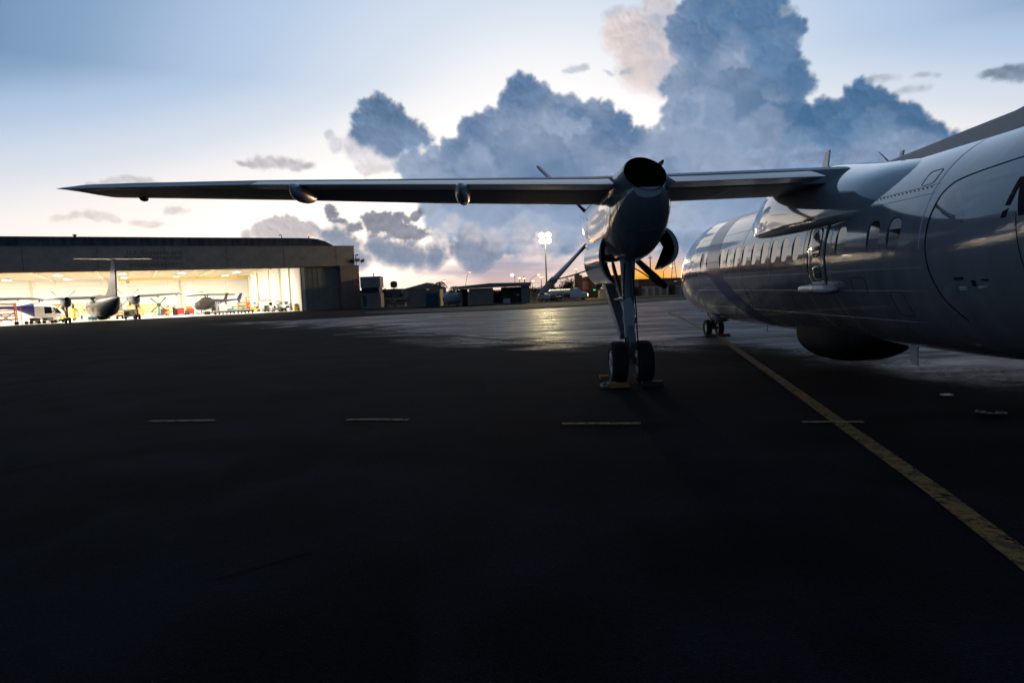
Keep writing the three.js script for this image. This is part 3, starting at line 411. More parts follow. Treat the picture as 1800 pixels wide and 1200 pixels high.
  const wl = thing('wall_lamp', 'small glowing orange wall lamp on the right edge of the hangar pier', 'wall lamp', inHangar(7.42, -0.1, 4.35), HA); part(wl, 'bracket', box(0.12, 0.1, 0.1, -0.04, 0, 0), M.darkgrey); part(wl, 'lamp_bulb', ball(0.13, 0.08, 0, 0.02), glow(1, 0.5, 0.18, 4)); { const p = new THREE.PointLight(0xffa050, 14); p.name = 'wall_lamp_bulb'; p.position.set(0.08, 0, 0.02); p.castShadow = true; p.shadow.radius = 6; wl.add(p); }
  // ceiling lights
  let first;
  for (let i = 0; i < 6; i++) for (let j = 0; j < 3; j++) {
    const at = inHangar(-38.5 + i * 6.9, 7 + j * 13, 5.55); let o;
    if (!first) { o = first = thing('ceiling_light', '', 'ceiling light', at, HA, 'high bay lights under the hangar ceiling'); part(o, 'housing', [prism([[-0.45, 0], [0.45, 0], [0.2, 0.16], [-0.2, 0.16]], 2.2).translate(0, 0, -1.1)], M.white); part(o, 'diffuser', box(0.8, 0.02, 2.1, 0, -0.012, 0), glow(1, 0.95, 0.82, 6)); } else { o = first.clone(); o.name = numbered('ceiling_light'); o.position.set(...at); scene.add(o); }
    o.userData.label = `bright high bay light, ${['leftmost', 'second from the left', 'third from the left', 'third from the right', 'second from the right', 'rightmost'][i]} in the ${['front', 'middle', 'rear'][j]} row`;
    const L = new THREE.RectAreaLight(0xfff2de, 74, 0.8, 2.1); L.position.set(0, -0.04, 0); L.rotation.x = -Math.PI / 2; L.name = 'ceiling_light_panel'; o.add(L);
  }
}


// ---------------------------------------------------------------- high-wing twin turboprop; x to its right, z aft, y up, origin on the ground between the main wheels
const FUS = [[-10, 1.42, 0.03, 0.03, 0.03], [-9.86, 1.42, 0.21, 0.20, 0.20], [-9.5, 1.45, 0.42, 0.40, 0.42], [-8.9, 1.52, 0.67, 0.66, 0.72], [-8.2, 1.60, 0.89, 0.89, 0.91], [-7.5, 1.70, 1.06, 1.10, 1.06], [-6.8, 1.79, 1.19, 1.26, 1.19], [-6.0, 1.82, 1.27, 1.29, 1.27], [-5.2, 1.82, 1.29, 1.29, 1.29], [-4.2, 1.82, 1.29, 1.29, 1.29], [-3.2, 1.82, 1.29, 1.29, 1.29], [-2.2, 1.82, 1.29, 1.29, 1.29], [-1.2, 1.82, 1.29, 1.29, 1.29], [0, 1.82, 1.29, 1.29, 1.29], [1.2, 1.82, 1.29, 1.29, 1.29], [2.4, 1.82, 1.29, 1.29, 1.29], [3.4, 1.83, 1.29, 1.28, 1.27], [4.5, 1.90, 1.26, 1.24, 1.22], [5.7, 2.04, 1.15, 1.12, 1.08], [7.2, 2.27, 0.93, 0.89, 0.87], [9, 2.56, 0.62, 0.60, 0.58], [10.8, 2.80, 0.34, 0.34, 0.32], [12.3, 2.94, 0.06, 0.06, 0.06]];
function fusAt(z) { let i = 0; while (i < FUS.length - 2 && z > FUS[i + 1][0]) i++; const t = clamp((z - FUS[i][0]) / (FUS[i + 1][0] - FUS[i][0])); return FUS[i].map((v, k) => mix(v, FUS[i + 1][k], t)); }
function skinAt(z, y, s = -1, off = 0) { const [, cy, rx, ru, rd] = fusAt(z), r = y > cy ? ru : rd, q = clamp((y - cy) / r, -0.999, 0.999), c = Math.sqrt(1 - q * q), nx = c / rx, ny = q / r, l = Math.hypot(nx, ny); return [s * (rx * c + off * nx / l), y + off * ny / l, z]; }
function skinPatch(zc, yc, w, h, e, off, s = -1, n = 32, rings = 6) {   // rounded panel lying on the skin, proud by off, with a rim
  const R = []; for (let k = 0; k <= rings + 1; k++) { const f = Math.max(0.02, Math.min(1, k / rings)), o = k > rings ? -0.006 : off; R.push(Array.from({ length: n }, (_, i) => { const t = i / n * 2 * Math.PI, c = Math.cos(t), q = Math.sin(t); return skinAt(zc + w / 2 * f * Math.sign(c) * Math.pow(Math.abs(c), 2 / e), yc + h / 2 * f * Math.sign(q) * Math.pow(Math.abs(q), 2 / e), s, o); })); }
  const g = loft(R, true); return s > 0 ? g : g;
}
function skinLine(pts, r, s = -1, n = 40) { const c = new THREE.CatmullRomCurve3(pts.map(([z, y]) => V(0, y, z)), false, 'catmullrom', 0.3), q = c.getPoints(n).map((p) => skinAt(p.z, p.y, s, 0)); return tube(q, r, n * 2, 6); }
function skinLoop(zc, yc, w, h, e, r, s = -1) { const p = []; for (let i = 0; i < 48; i++) { const t = i / 48 * 2 * Math.PI, c = Math.cos(t), q = Math.sin(t); p.push(V(...skinAt(zc + w / 2 * Math.sign(c) * Math.pow(Math.abs(c), 2 / e), yc + h / 2 * Math.sign(q) * Math.pow(Math.abs(q), 2 / e), s, 0))); } return new THREE.TubeGeometry(new THREE.CatmullRomCurve3(p, true), 96, r, 6, true); }
const oval = (w, h, e, n = 28) => Array.from({ length: n }, (_, i) => { const t = i / n * 2 * Math.PI, c = Math.cos(t), q = Math.sin(t); return [w / 2 * Math.sign(c) * Math.pow(Math.abs(c), 2 / e), h / 2 * Math.sign(q) * Math.pow(Math.abs(q), 2 / e)]; });

const WINDOWS = [2.56, 2.13, 1.36, 0.0, -0.42, -0.84, -1.27, -1.72, -2.2, -2.65, -3.1, -3.55, -4.0, -4.45, -4.9];
const WING = [[0, -1.40, 3.13, 1.15, 2.94, 0.155], [1.3, -1.40, 3.13, 1.15, 2.94, 0.155], [3.2, -1.40, 3.12, 1.15, 2.945, 0.155], [4.5, -1.38, 3.12, 1.14, 2.955, 0.155], [7, -1.22, 3.20, 0.98, 3.08, 0.15], [9.5, -1.06, 3.31, 0.80, 3.205, 0.14], [11.6, -0.93, 3.395, 0.65, 3.27, 0.13], [12.25, -0.86, 3.41, 0.60, 3.29, 0.12], [12.42, -0.70, 3.40, 0.56, 3.30, 0.08], [12.46, -0.4, 3.385, 0.5, 3.31, 0.03]];
function wingAt(x) { let i = 0; while (i < WING.length - 2 && x > WING[i + 1][0]) i++; const t = clamp((x - WING[i][0]) / (WING[i + 1][0] - WING[i][0])); return WING[i].map((v, k) => mix(v, WING[i + 1][k], t)); }
function foil(x, s, f0, f1, n = 14, blunt = false) {  // ring of one aerofoil section between chord fractions
  const [, zl, yl, zt, yt, tc] = wingAt(x), c = zt - zl, up = [], dn = [];
  for (let i = 0; i <= n; i++) { const u = f0 + (f1 - f0) * (f0 === 0 ? 1 - Math.cos(i / n * Math.PI / 2) : i / n), th = 5 * tc * (0.2969 * Math.sqrt(u) - 0.126 * u - 0.3516 * u * u + 0.2843 * u ** 3 - 0.1005 * u ** 4), cam = 0.028 * 4 * u * (1 - u), q = blunt ? Math.sqrt(clamp((u - f0) / 0.035)) : 1, y = yl + (yt - yl) * u; up.push([s * x, y + c * (cam + th * q), zl + c * u]); dn.push([s * x, y + c * (cam - th * q), zl + c * u]); }
  return [...up, ...dn.reverse().slice(f0 === 0 ? 0 : 0)];
}
const wingSkin = (x0, x1, s, f0, f1, blunt) => { const xs = [x0]; for (const w of WING) if (w[0] > x0 + 0.01 && w[0] < x1 - 0.01) xs.push(w[0]); xs.push(x1); const all = []; xs.forEach((x, i) => { if (i) { const k = Math.max(1, Math.round((x - xs[i - 1]) / 0.8)); for (let j = 1; j < k; j++) all.push(mix(xs[i - 1], x, j / k)); } all.push(x); }); return creased(loft(all.map((x) => foil(x, s, f0, f1, 14, blunt)))); };
function creased(g) { g = g.toNonIndexed(); const p = g.attributes.position, key = (i) => [p.getX(i), p.getY(i), p.getZ(i)].map((v) => Math.round(v * 2e4)).join(), face = [], at = new Map(), a = V(), b = V(), c = V(); for (let i = 0; i < p.count; i += 3) { a.fromBufferAttribute(p, i); b.fromBufferAttribute(p, i + 1).sub(a); c.fromBufferAttribute(p, i + 2).sub(a); const n = b.clone().cross(c); face.push(n); for (let k = 0; k < 3; k++) { const q = key(i + k); if (!at.has(q)) at.set(q, []); at.get(q).push(face.length - 1); } } const nor = new Float32Array(p.count * 3); for (let i = 0; i < p.count; i++) { const n = face[i / 3 | 0], u = n.clone().normalize(), s = V(); for (const f of at.get(key(i))) if (face[f].lengthSq() > 0 && face[f].clone().normalize().dot(u) > 0.8) s.add(face[f]); s.normalize().toArray(nor, i * 3); } g.setAttribute('normal', new THREE.BufferAttribute(nor, 3)); return g; }

function makeAircraft(name, label) {
  const a = thing(name, label, 'aircraft');
  // fuselage with window wells cut into its left side
  let fg = loft(sections(FUS, (z, cy, rx, ru, rd) => ring(z, 0, cy, rx, ru, rd, 2, 64), 5));
  const wells = []; for (const z of WINDOWS) { const p = skinAt(z, 2.03, -1, 0), w = prism(oval(0.27, 0.40, 2.6), 0.4); w.rotateY(-Math.PI / 2); w.translate(0.028, 0, 0); w.rotateZ(-0.163); w.translate(p[0], p[1], p[2]); wells.push(w); }
  { const ev = new Evaluator(), A = new Brush(clean(fg)), B = new Brush(merge(wells)); A.updateMatrixWorld(); B.updateMatrixWorld(); ev.useGroups = false; fg = ev.evaluate(A, B, SUBTRACTION).geometry; }
  const f = raw(a, 'fuselage', clean(fg), M.skin);
  for (const z of WINDOWS) {
    const p = skinAt(z, 2.03, -1, -0.022), k = z > 2.5;
    const pane = raw(f, 'window', merge(place(new THREE.ExtrudeGeometry(new THREE.Shape(oval(0.262, 0.392, 2.6).map((q) => new THREE.Vector2(...q))), { depth: 0.006, bevelEnabled: false }).rotateY(-Math.PI / 2).rotateZ(-0.163), ...p)), M.glass);
    if (k || z === -3.1) { const u = raw(f, 'window_blind', merge(place(prism(oval(0.25, 0.37, 2.6).filter((q) => q[1] > 0.035).concat([]), 0.003).rotateY(-Math.PI / 2).translate(-0.004, 0, 0).rotateZ(-0.163), ...p)), M.shade); u.userData.label = 'half drawn white blind'; }
  }
  for (const z of WINDOWS) raw(f, 'window', skinPatch(z, 2.03, 0.25, 0.37, 2.6, 0.003, 1), M.glass);
  // dark blue diagonal band behind the nose, wrapped on the skin
  for (const s of [-1, 1]) { const R = []; for (let i = 0; i <= 30; i++) { const y = 0.62 + (2.95 - 0.62) * i / 30, zc = -4.0 + (1.75 - y) * (y < 1.75 ? 1.35 : 0.35), w = 0.42; R.push(Array.from({ length: 10 }, (_, j) => skinAt(zc - w + 2 * w * j / 9, y, s, 0.003))); } raw(f, 'blue_band', loft(R, false, false), M.blueBand ??= Object.assign(M.blueStripe.clone(), { side: THREE.DoubleSide })); }
  // cockpit glazing
  for (const s of [-1, 1]) { raw(f, 'cockpit_window', skinPatch(-7.35, 2.18, 0.62, 0.42, 4, 0.004, s), M.glass); raw(f, 'cockpit_window', skinPatch(-6.75, 2.2, 0.42, 0.44, 4, 0.004, s), M.glass); }
  // skin joints and rivet bands
  for (const z of [-8.55, -8.0, -6.2, -5.35, -2.42, -1.06, 0.28, 1.08, 3.05]) raw(f, 'skin_joint', loft([0, 1].map((k) => ring(z + k * 0.022, 0, fusAt(z)[1], fusAt(z)[2] + 0.0022, fusAt(z)[3] + 0.0022, fusAt(z)[4] + 0.0022, 2, 64)), false), M.skinJoint ??= phy([0.40, 0.42, 0.45], 0.4, { clearcoat: 0.6, clearcoatRoughness: 0.12 }));
  for (const y of [1.36, 2.52]) raw(f, 'skin_joint', skinLine([[-6, y], [-3, y], [0, y], [2, y], [3.1, y]], 0.0035), M.skinJoint);
  for (const [z0, z1, y] of [[-4.6, 3.1, 1.62], [1.5, 3.1, 2.42], [3.3, 6.5, 1.12], [-6, 3.1, 0.98]]) raw(f, 'skin_joint', skinLine([0, 1, 2, 3, 4].map((k) => [mix(z0, z1, k / 4), y]), 0.003), M.skinJoint);
  for (const [z, y, w, h] of [[1.75, 1.42, 0.34, 0.22], [2.5, 1.2, 0.26, 0.3], [-0.6, 1.18, 0.42, 0.24], [5.0, 1.5, 0.4, 0.3], [2.85, 2.62, 0.22, 0.16], [-2.2, 1.3, 0.3, 0.2], [3.9, 1.02, 0.3, 0.18]]) raw(f, 'access_panel', skinLoop(z, y, w, h, 6, 0.0035), M.gap);
  for (let k = 0; k < 26; k++) raw(f, 'rivet_head', merge(ball(0.009, ...skinAt(1.1 + k * 0.075, 2.50, -1, 0.001), 1, 1, 1, 6)), M.skinJoint);
  // emergency exit, baggage door and their seams
  const ex = raw(a, 'emergency_exit', skinPatch(0.70, 1.94, 0.50, 1.02, 5, 0.007), M.skin); raw(ex, 'door_seal', skinLoop(0.70, 1.94, 0.54, 1.06, 5, 0.008), M.gap); raw(ex, 'window', skinPatch(0.70, 2.06, 0.30, 0.44, 2.8, 0.011), M.glass); raw(ex, 'kick_window', skinPatch(0.72, 1.62, 0.24, 0.20, 3, 0.011), M.glass);
  const bd = raw(a, 'baggage_door', skinPatch(4.15, 1.78, 1.86, 1.54, 7, 0.003), M.skin);
  raw(bd, 'door_seal', skinLine([[3.46, 1.04], [3.30, 1.28], [3.2, 1.6], [3.17, 1.85], [3.18, 2.15], [3.24, 2.38], [3.36, 2.49], [3.6, 2.535], [4.1, 2.575], [4.7, 2.6], [5.1, 2.6]], 0.009), M.gap); raw(bd, 'door_seal', skinLine([[4.36, 2.06], [4.42, 1.6], [4.5, 1.1]], 0.006), M.gap);
  [[3.62, 1.49, 0.13, 0.028, M.gap], [3.64, 1.385, 0.10, 0.045, M.lightgrey], [3.92, 1.39, 0.16, 0.045, M.lightgrey], [3.80, 1.44, 0.06, 0.06, M.gap], [3.95, 1.47, 0.10, 0.02, M.gap]].forEach(([z, y, w, h, m]) => raw(bd, 'latch_plate', skinPatch(z, y, w, h, 6, 0.008, -1, 16, 2), m));
  // small lipped step pod under the exit
  { const sp = raw(a, 'side_pod', merge([...[0]].map(() => { const g = loft(sections([[0.22, 0.02], [0.25, 0.05], [0.35, 0.07], [0.75, 0.075], [1.05, 0.07], [1.17, 0.05], [1.22, 0.02]], (z, r) => { const p = skinAt(z, 1.40, -1, 0.055); return ring(z, p[0], p[1], r * 1.5, r * 0.8, r * 0.8, 3, 20); }, 3)); return g; }), false), M.white); raw(sp, 'pod_band', merge(loft([0.66, 0.8].map((z) => { const p = skinAt(z, 1.40, -1, 0.055); return ring(z, p[0], p[1], 0.116, 0.0625, 0.0625, 3, 20); }), false), false), M.alu); }
  // top fairing that carries the wing, dorsal fin, tail
  raw(a, 'wing_fairing', loft(sections([[-3.0, 0.85, 3.03], [-2.4, 1.05, 3.18], [-1.8, 1.2, 3.40], [-1.2, 1.265, 3.46], [-0.4, 1.285, 3.37], [0.4, 1.28, 3.24], [1.0, 1.26, 3.15], [1.6, 1.18, 3.08], [2.1, 1.04, 3.02], [2.6, 0.85, 2.96]], (z, w, t) => ring(z, 0, 2.40, w, t - 2.40, 0.3, 2.45, 72), 4)), M.fairing);
  const finProfile = [[0.05, 3.0], [0.05, 3.205], [1.0, 3.235], [1.9, 3.27], [2.8, 3.30], [3.8, 3.43], [5.0, 3.82], [6.2, 4.35], [7.2, 5.0], [9.6, 7.35], [11.8, 7.35], [11.2, 5.5], [10.7, 3.0]];
  { const g = prism(finProfile.map(([z, y]) => [z, y]), 0.1, 0.03); g.translate(0, 0, -0.05); g.rotateY(-Math.PI / 2); raw(a, 'tail_fin', merge(g), M.fin); }
  { const R = []; for (let i = 0; i <= 12; i++) { const x = -3.95 + 7.9 * i / 12, k = Math.abs(x) / 3.95, c = mix(1.75, 1.15, k), z0 = mix(9.9, 10.35, k), o = []; for (let j = 0; j < 24; j++) { const t = j / 24 * 2 * Math.PI; o.push([x, 7.46 + 0.09 * Math.sin(t) * (1 - 0.3 * k) * (0.7 + 0.3 * Math.cos(t)), z0 + c / 2 - c / 2 * Math.cos(t)]); } R.push(o); } raw(a, 'tailplane', loft(R), M.wing); }
  // wings
  for (const s of [-1, 1]) {
    const w = raw(a, 'wing', wingSkin(0, 12.46, s, 0, 0.765), M.wing);
    for (const [x0, x1] of [[1.36, 3.44], [4.3, 9.46]]) raw(w, 'flap', wingSkin(x0, x1, s, 0.778, 1, true), M.flap);
    raw(w, 'aileron', wingSkin(9.49, 12.40, s, 0.778, 1, true), M.wing);
    for (const x of [2.4, 5.6, 7.6]) { const q = [[x - 0.006, 0.3], [x + 0.006, 0.3]]; const g = loft(q.map(([xx]) => foil(xx, s, 0.01, 0.762, 14).map(([X, Y, Z]) => [X, Y + (Y > wingAt(xx)[2] ? 0.0015 : -0.0015), Z])), false); raw(w, 'skin_joint', g, M.skinJoint); }
    for (const [x, r, l] of [[6.42, 0.112, 0.95], [8.80, 0.096, 0.92]]) { const [, , , zt, yt] = wingAt(x); raw(w, 'flap_fairing', loft(sections([[-0.85, 0.02, 0.03], [-0.7, 0.35, 0.45], [-0.35, 0.75, 0.85], [0, 1, 1], [0.28, 0.82, 0.88], [0.46, 0.35, 0.5], [0.52, 0.04, 0.1]], (z, rx, ry) => ring(zt - 0.25 + z * l, s * x, yt - 0.05, r * rx, r * 0.8 * ry, r * 1.75 * ry, 2.2, 24), 3)), M.flap); }
    raw(w, 'wing_light', merge(ball(0.07, s * 11.75, wingAt(11.75)[2] - 0.11, -0.55, 0.8, 0.7, 1.5)), M.glass);
    nacelle(a, s);
  }
  // belly radome, blades and antennas
  raw(a, 'belly_radome', loft(sections([[-1.56, 0.40, 0.3], [-1.54, 0.54, 0.14], [-1.44, 0.62, 0.03], [-1.15, 0.66, -0.05], [-0.7, 0.67, -0.07], [-0.25, 0.65, -0.03], [0.15, 0.56, 0.10], [0.55, 0.40, 0.27], [0.8, 0.18, 0.36]], (z, w, up) => ring(z, 0, 0.66, w, 0.3, 0.46 - up, 3, 36), 4)), M.darkpod ??= phy([0.007, 0.007, 0.008], 0.7, { specularIntensity: 0.5 }));
  const bladeAt = (n, z, y, h, c, x = 0, lean = 0) => { const g = prism([[0, 0], [c, 0], [c * 0.85 + lean, h], [c * 0.25 + lean, h]], 0.02, 0.004); g.translate(0, 0, -0.01); g.rotateY(-Math.PI / 2); g.translate(x, y, z); raw(a, n, merge(g), M.white); };
  bladeAt('whip_antenna', -1.78, 3.42, 0.38, 0.24, 0, 0.12); bladeAt('blade_antenna', 0.55, 3.2, 0.14, 0.1, 0, 0.05);
  { const g = prism([[0, 0], [0.20, 0], [0.2, -0.30], [0.06, -0.27]], 0.02, 0.004); g.rotateY(-Math.PI / 2); g.translate(0.01, 0.54, 0.86); raw(a, 'blade_antenna', merge(g), M.white); const h = prism([[0, 0], [0.1, 0], [0.08, -0.16], [0.02, -0.16]], 0.015, 0.003); h.rotateY(-Math.PI / 2); h.translate(-0.1, 0.56, -4.1); raw(a, 'blade_antenna', merge(h), M.white); const k = prism([[0, 0], [0.14, 0], [0.1, -0.08], [0.02, -0.08]], 0.03, 0.003); k.rotateY(-Math.PI / 2); k.translate(0, 0.55, 3.7); raw(a, 'blade_antenna', merge(k), M.darkmetal); }
  for (const [z, y] of [[-8.9, 0.86], [-8.55, 0.80]]) raw(a, 'antenna_fairing', merge(ball(0.07, -0.2, y - 0.06, z, 0.5, 0.8, 1.6)), M.white);
  raw(a, 'pitot_tube', merge([rod([-0.78, 1.62, -8.5], [-0.93, 1.60, -8.5], 0.015), rod([-0.93, 1.60, -8.46], [-0.93, 1.6, -8.8], 0.012)]), M.steel);
  // nose gear
  const ng = raw(a, 'nose_gear', merge([rod([0, 0.85, -8.2], [0, 0.27, -8.12], 0.06, 0.05), rod([-0.2, 0.232, -8.12], [0.2, 0.232, -8.12], 0.035), rod([0, 0.35, -8.15], [0, 0.72, -8.75], 0.03)]), M.darkmetal);
  for (const s of [-1, 1]) { raw(ng, 'tyre', merge(place(tyre(0.232, 0.15), s * 0.17, 0.232, -8.12)), M.rubber); raw(ng, 'rim', merge(place(cyl(0.12, 0.12, 0.1, 0, 0, 0, 0, 0, Math.PI / 2), s * 0.17, 0.232, -8.12)), M.lightgrey); }
  raw(ng, 'gear_door', loft(sections([[-7.9, 0.10, 0.02], [-7.85, 0.22, 0.12], [-7.6, 0.24, 0.16], [-7.3, 0.22, 0.14], [-7.15, 0.12, 0.03]], (z, r, q) => ring(z, 0.02, 0.66, r, 0.18, 0.08 + q, 2.5, 20), 3)), M.nacelle);
  return a;
}
function tyre(r, w) { const k = w / 2, p = [[r * 0.55, -k * 0.82], [r * 0.72, -k * 0.97], [r * 0.86, -k], [r * 0.95, -k * 0.86], [r * 0.985, -k * 0.62]]; for (const g of [-0.45, -0.15, 0.15, 0.45]) p.push([r, k * (g - 0.1)], [r, k * (g - 0.04)], [r * 0.975, k * (g - 0.03)], [r * 0.975, k * (g + 0.03)], [r, k * (g + 0.04)], [r, k * (g + 0.1)]); const q = p.slice(0, 5).reverse().map(([a, b]) => [a, -b]); return lathe([...p, ...q], 40).rotateZ(Math.PI / 2); }
function nacelle(a, s) {
  const cx = s * 3.85, px = s * 3.72, R = sections([[-3.86, 0.27, 3.12, 2.58], [-3.7, 0.33, 3.18, 2.48], [-3.3, 0.39, 3.24, 2.30], [-2.6, 0.43, 3.30, 2.10], [-1.8, 0.455, 3.33, 1.97], [-1.0, 0.46, 3.34, 1.92], [-0.2, 0.46, 3.34, 1.92], [0.35, 0.45, 3.22, 1.98], [0.7, 0.425, 3.0, 2.14], [0.98, 0.37, 2.93, 2.36], [1.16, 0.29, 2.90, 2.58], [1.25, 0.2, 2.88, 2.74]], (z, w, t, b) => ring(z, cx, (t + b) / 2 + 0.08, w, t - (t + b) / 2 - 0.08, (t + b) / 2 + 0.08 - b, 2.35, 44), 4);
  let ng = loft(R); { const ev = new Evaluator(), A = new Brush(clean(ng)), B = new Brush(clean(new THREE.BoxGeometry(0.60, 1.0, 1.75).translate(cx, 1.98, -1.1))); A.updateMatrixWorld(); B.updateMatrixWorld(); ev.useGroups = false; ng = clean(ev.evaluate(A, B, SUBTRACTION).geometry); }
  const n = raw(a, 'engine_nacelle', ng, M.nacelle);
  // intake lip under the spinner, exhaust duct on the back
  raw(n, 'air_intake', loft([[-3.95, 0.16], [-3.92, 0.2], [-3.7, 0.22], [-3.2, 0.18]].map(([z, r]) => ring(z, cx, 2.44, r * 1.3, r, r, 2.6, 24))), M.nacelle);
  const er = (z, rx, ry, y0, y = y0 - 0.03 * sst(0.3, 1.2, z)) => ring(z, 0, 0, rx, ry, ry, 2.15, 36).map(([x, yy]) => { const tilt = s * 0.40 * sst(-0.1, 1.1, z); return [cx + s * 0.05 * sst(0.3, 1.2, z) + x * Math.cos(tilt) - yy * Math.sin(tilt), y + x * Math.sin(tilt) + yy * Math.cos(tilt), z + yy * 0.3 * sst(0.3, 1.1, z)]; });
  const ed = raw(n, 'exhaust_duct', loft([er(-0.1, 0.46, 0.44, 2.88), er(0.25, 0.445, 0.42, 2.89), er(0.6, 0.415, 0.345, 2.94), er(0.9, 0.36, 0.27, 3.0), er(1.12, 0.33, 0.225, 3.055), er(1.28, 0.31, 0.20, 3.075), er(1.32, 0.298, 0.19, 3.076)], false), M.exhaust ??= phy([0.36, 0.37, 0.4], 0.35, { clearcoat: 0.6, side: THREE.DoubleSide }));
  raw(ed, 'exhaust_throat', loft([er(1.318, 0.296, 0.188, 3.076), er(1.2, 0.285, 0.178, 3.08), er(1.02, 0.26, 0.16, 3.09), er(1.0, 0.01, 0.01, 3.09)], false), M.sootBoth ??= std([0.004, 0.004, 0.004], 0.95, { side: THREE.DoubleSide }));
  for (const [z, y] of [[0.92, 2.86], [0.6, 2.6]]) raw(n, 'skin_joint', loft(R.filter((_, i) => i % 4 === 0).slice(0, 1).map(() => 0).length ? [0, 1].map((k) => { const zz = z + k * 0.02, q = R.reduce((p, r) => Math.abs(r[0][2] - zz) < Math.abs(p[0][2] - zz) ? r : p); return q.map(([x, yy, z0]) => [cx + (x - cx) * 1.006, 2.62 + (yy - 2.62) * 1.006, z0 + k * 0.02]); }) : [], false), M.skinJoint);
  raw(n, 'drain_port', merge(ball(0.03, cx - s * 0.2, 2.97, 1.13, 1, 1, 0.4, 10)), M.gap);
  for (let k = 0; k < 9; k++) raw(n, 'cowl_latch', merge(box(0.006, 0.035, 0.02, cx + 0.458 * -1, 2.25 + k * 0.09, -1.9 - (k % 3) * 0.5)), M.skinJoint);
  // propeller, feathered
  const hub = raw(a, 'propeller', lathe([[0.0, 0.62], [0.06, 0.6], [0.14, 0.48], [0.21, 0.3], [0.25, 0.08], [0.26, -0.1], [0, -0.1]], 28).rotateX(-Math.PI / 2).translate(px, 2.83, -4.0), M.blade);
  for (let k = 0; k < 4; k++) {
    const an = Math.PI / 4 + k * Math.PI / 2 + 0.0, R2 = []; for (const [r, c, t, tw] of [[0.2, 0.14, 0.12, 1.6], [0.45, 0.16, 0.09, 1.5], [0.8, 0.24, 0.055, 1.38], [1.2, 0.30, 0.04, 1.28], [1.6, 0.31, 0.03, 1.18], [1.84, 0.27, 0.024, 1.13], [1.93, 0.17, 0.018, 1.12], [1.955, 0.05, 0.01, 1.12]]) { const o = []; for (let j = 0; j < 18; j++) { const q = j / 18 * 2 * Math.PI, u = c / 2 * Math.cos(q), v = t / 2 * Math.sin(q), zz = u * Math.sin(tw) + v * Math.cos(tw), tt = u * Math.cos(tw) - v * Math.sin(tw); o.push([px + r * Math.cos(an) - tt * Math.sin(an), 2.83 + r * Math.sin(an) + tt * Math.cos(an), -4.0 + zz]); } R2.push(o); }
    raw(hub, 'blade', loft(R2), M.blade);
  }
  // main gear
  const gx = s * 3.92, g = raw(a, 'main_gear', merge([rod([gx + s * 0.02, 2.15, -0.1], [gx, 1.0, 0], 0.095, 0.09, 16), rod([gx - s * 0.10, 2.15, -0.05], [gx - s * 0.03, 1.02, 0.02], 0.04, 0.035), cyl(0.115, 0.105, 0.12, gx, 1.0, 0), rod([gx, 1.0, 0], [gx, 0.36, 0], 0.062, 0.062, 14), cyl(0.08, 0.09, 0.14, gx, 0.36, 0), rod([gx - 0.32, 0.335, 0], [gx + 0.32, 0.335, 0], 0.05, 0.05, 12), beam([gx, 0.92, 0.12], [gx, 0.66, 0.30], 0.09, 0.05), beam([gx, 0.66, 0.30], [gx, 0.42, 0.1], 0.09, 0.05), beam([gx + s * 0.06, 0.74, -0.06], [gx + s * 0.16, 1.95, -1.72], 0.16, 0.12), beam([gx - s * 0.05, 0.74, -0.06], [gx - s * 0.04, 1.95, -1.72], 0.05, 0.08), rod([gx + s * 0.05, 1.35, -0.1], [gx + s * 0.1, 1.30, -0.85], 0.035)]), M.strut);
  raw(g, 'leg_fairing', merge(place(prism([[-0.07, 0], [0.06, 0], [0.085, 0.42], [0.02, 0.62], [-0.09, 0.55]], 0.03, 0.008), gx - s * 0.0 - 0.02, 0.74, 0.11)), M.alu);
  raw(g, 'brake_hose', merge(tube([[gx - 0.06, 1.9, 0.06], [gx - 0.10, 1.4, 0.12], [gx - 0.08, 0.95, 0.13], [gx - 0.1, 0.6, 0.12], [gx - 0.16, 0.38, 0.06]], 0.012, 30)), M.rubber); raw(g, 'brake_hose', merge(tube([[gx + 0.05, 1.8, 0.08], [gx + 0.09, 1.2, 0.11], [gx + 0.1, 0.7, 0.14], [gx + 0.15, 0.4, 0.05]], 0.011, 30)), M.rubber);
  for (const q of [-1, 1]) { raw(g, 'tyre', merge(place(tyre(0.335, 0.25), gx + q * 0.205, 0.335, 0)), M.rubber); raw(g, 'rim', merge([cyl(0.185, 0.185, 0.2, gx + q * 0.205, 0.335, 0, 0, 0, Math.PI / 2, 24), cyl(0.07, 0.09, 0.24, gx + q * 0.205, 0.335, 0, 0, 0, Math.PI / 2)]), M.lightgrey); }
  // open doors of the wheel bay
  const shell = (pts, t, z0, z1, nm) => { const c = new THREE.CatmullRomCurve3(pts.map(([x, y]) => V(x, y, 0))).getPoints(20), o = c.map((p, i) => { const d = c[Math.min(20, i + 1)].clone().sub(c[Math.max(0, i - 1)]).normalize(), k = t * (0.25 + Math.sin(Math.PI * i / 20)); return [p.x - d.y * k, p.y + d.x * k]; }); const R = [z0, mix(z0, z1, 0.5), z1].map((z) => [...c.map((p) => [p.x, p.y, z]), ...o.map(([x, y]) => [x, y, z]).reverse()]); raw(g, nm, creased(loft(R)), M.nacelle); };
  const X = (x) => s < 0 ? x : -x;
  shell([[X(-4.22), 2.42], [X(-4.29), 2.2], [X(-4.30), 1.95], [X(-4.22), 1.72], [X(-4.07), 1.55]], s * 0.03, -2.3, -0.25, 'gear_door');
  shell([[X(-3.38), 2.46], [X(-3.24), 2.36], [X(-3.15), 2.16], [X(-3.17), 1.97], [X(-3.36), 1.80]], -s * 0.06, -0.62, -0.15, 'gear_door');
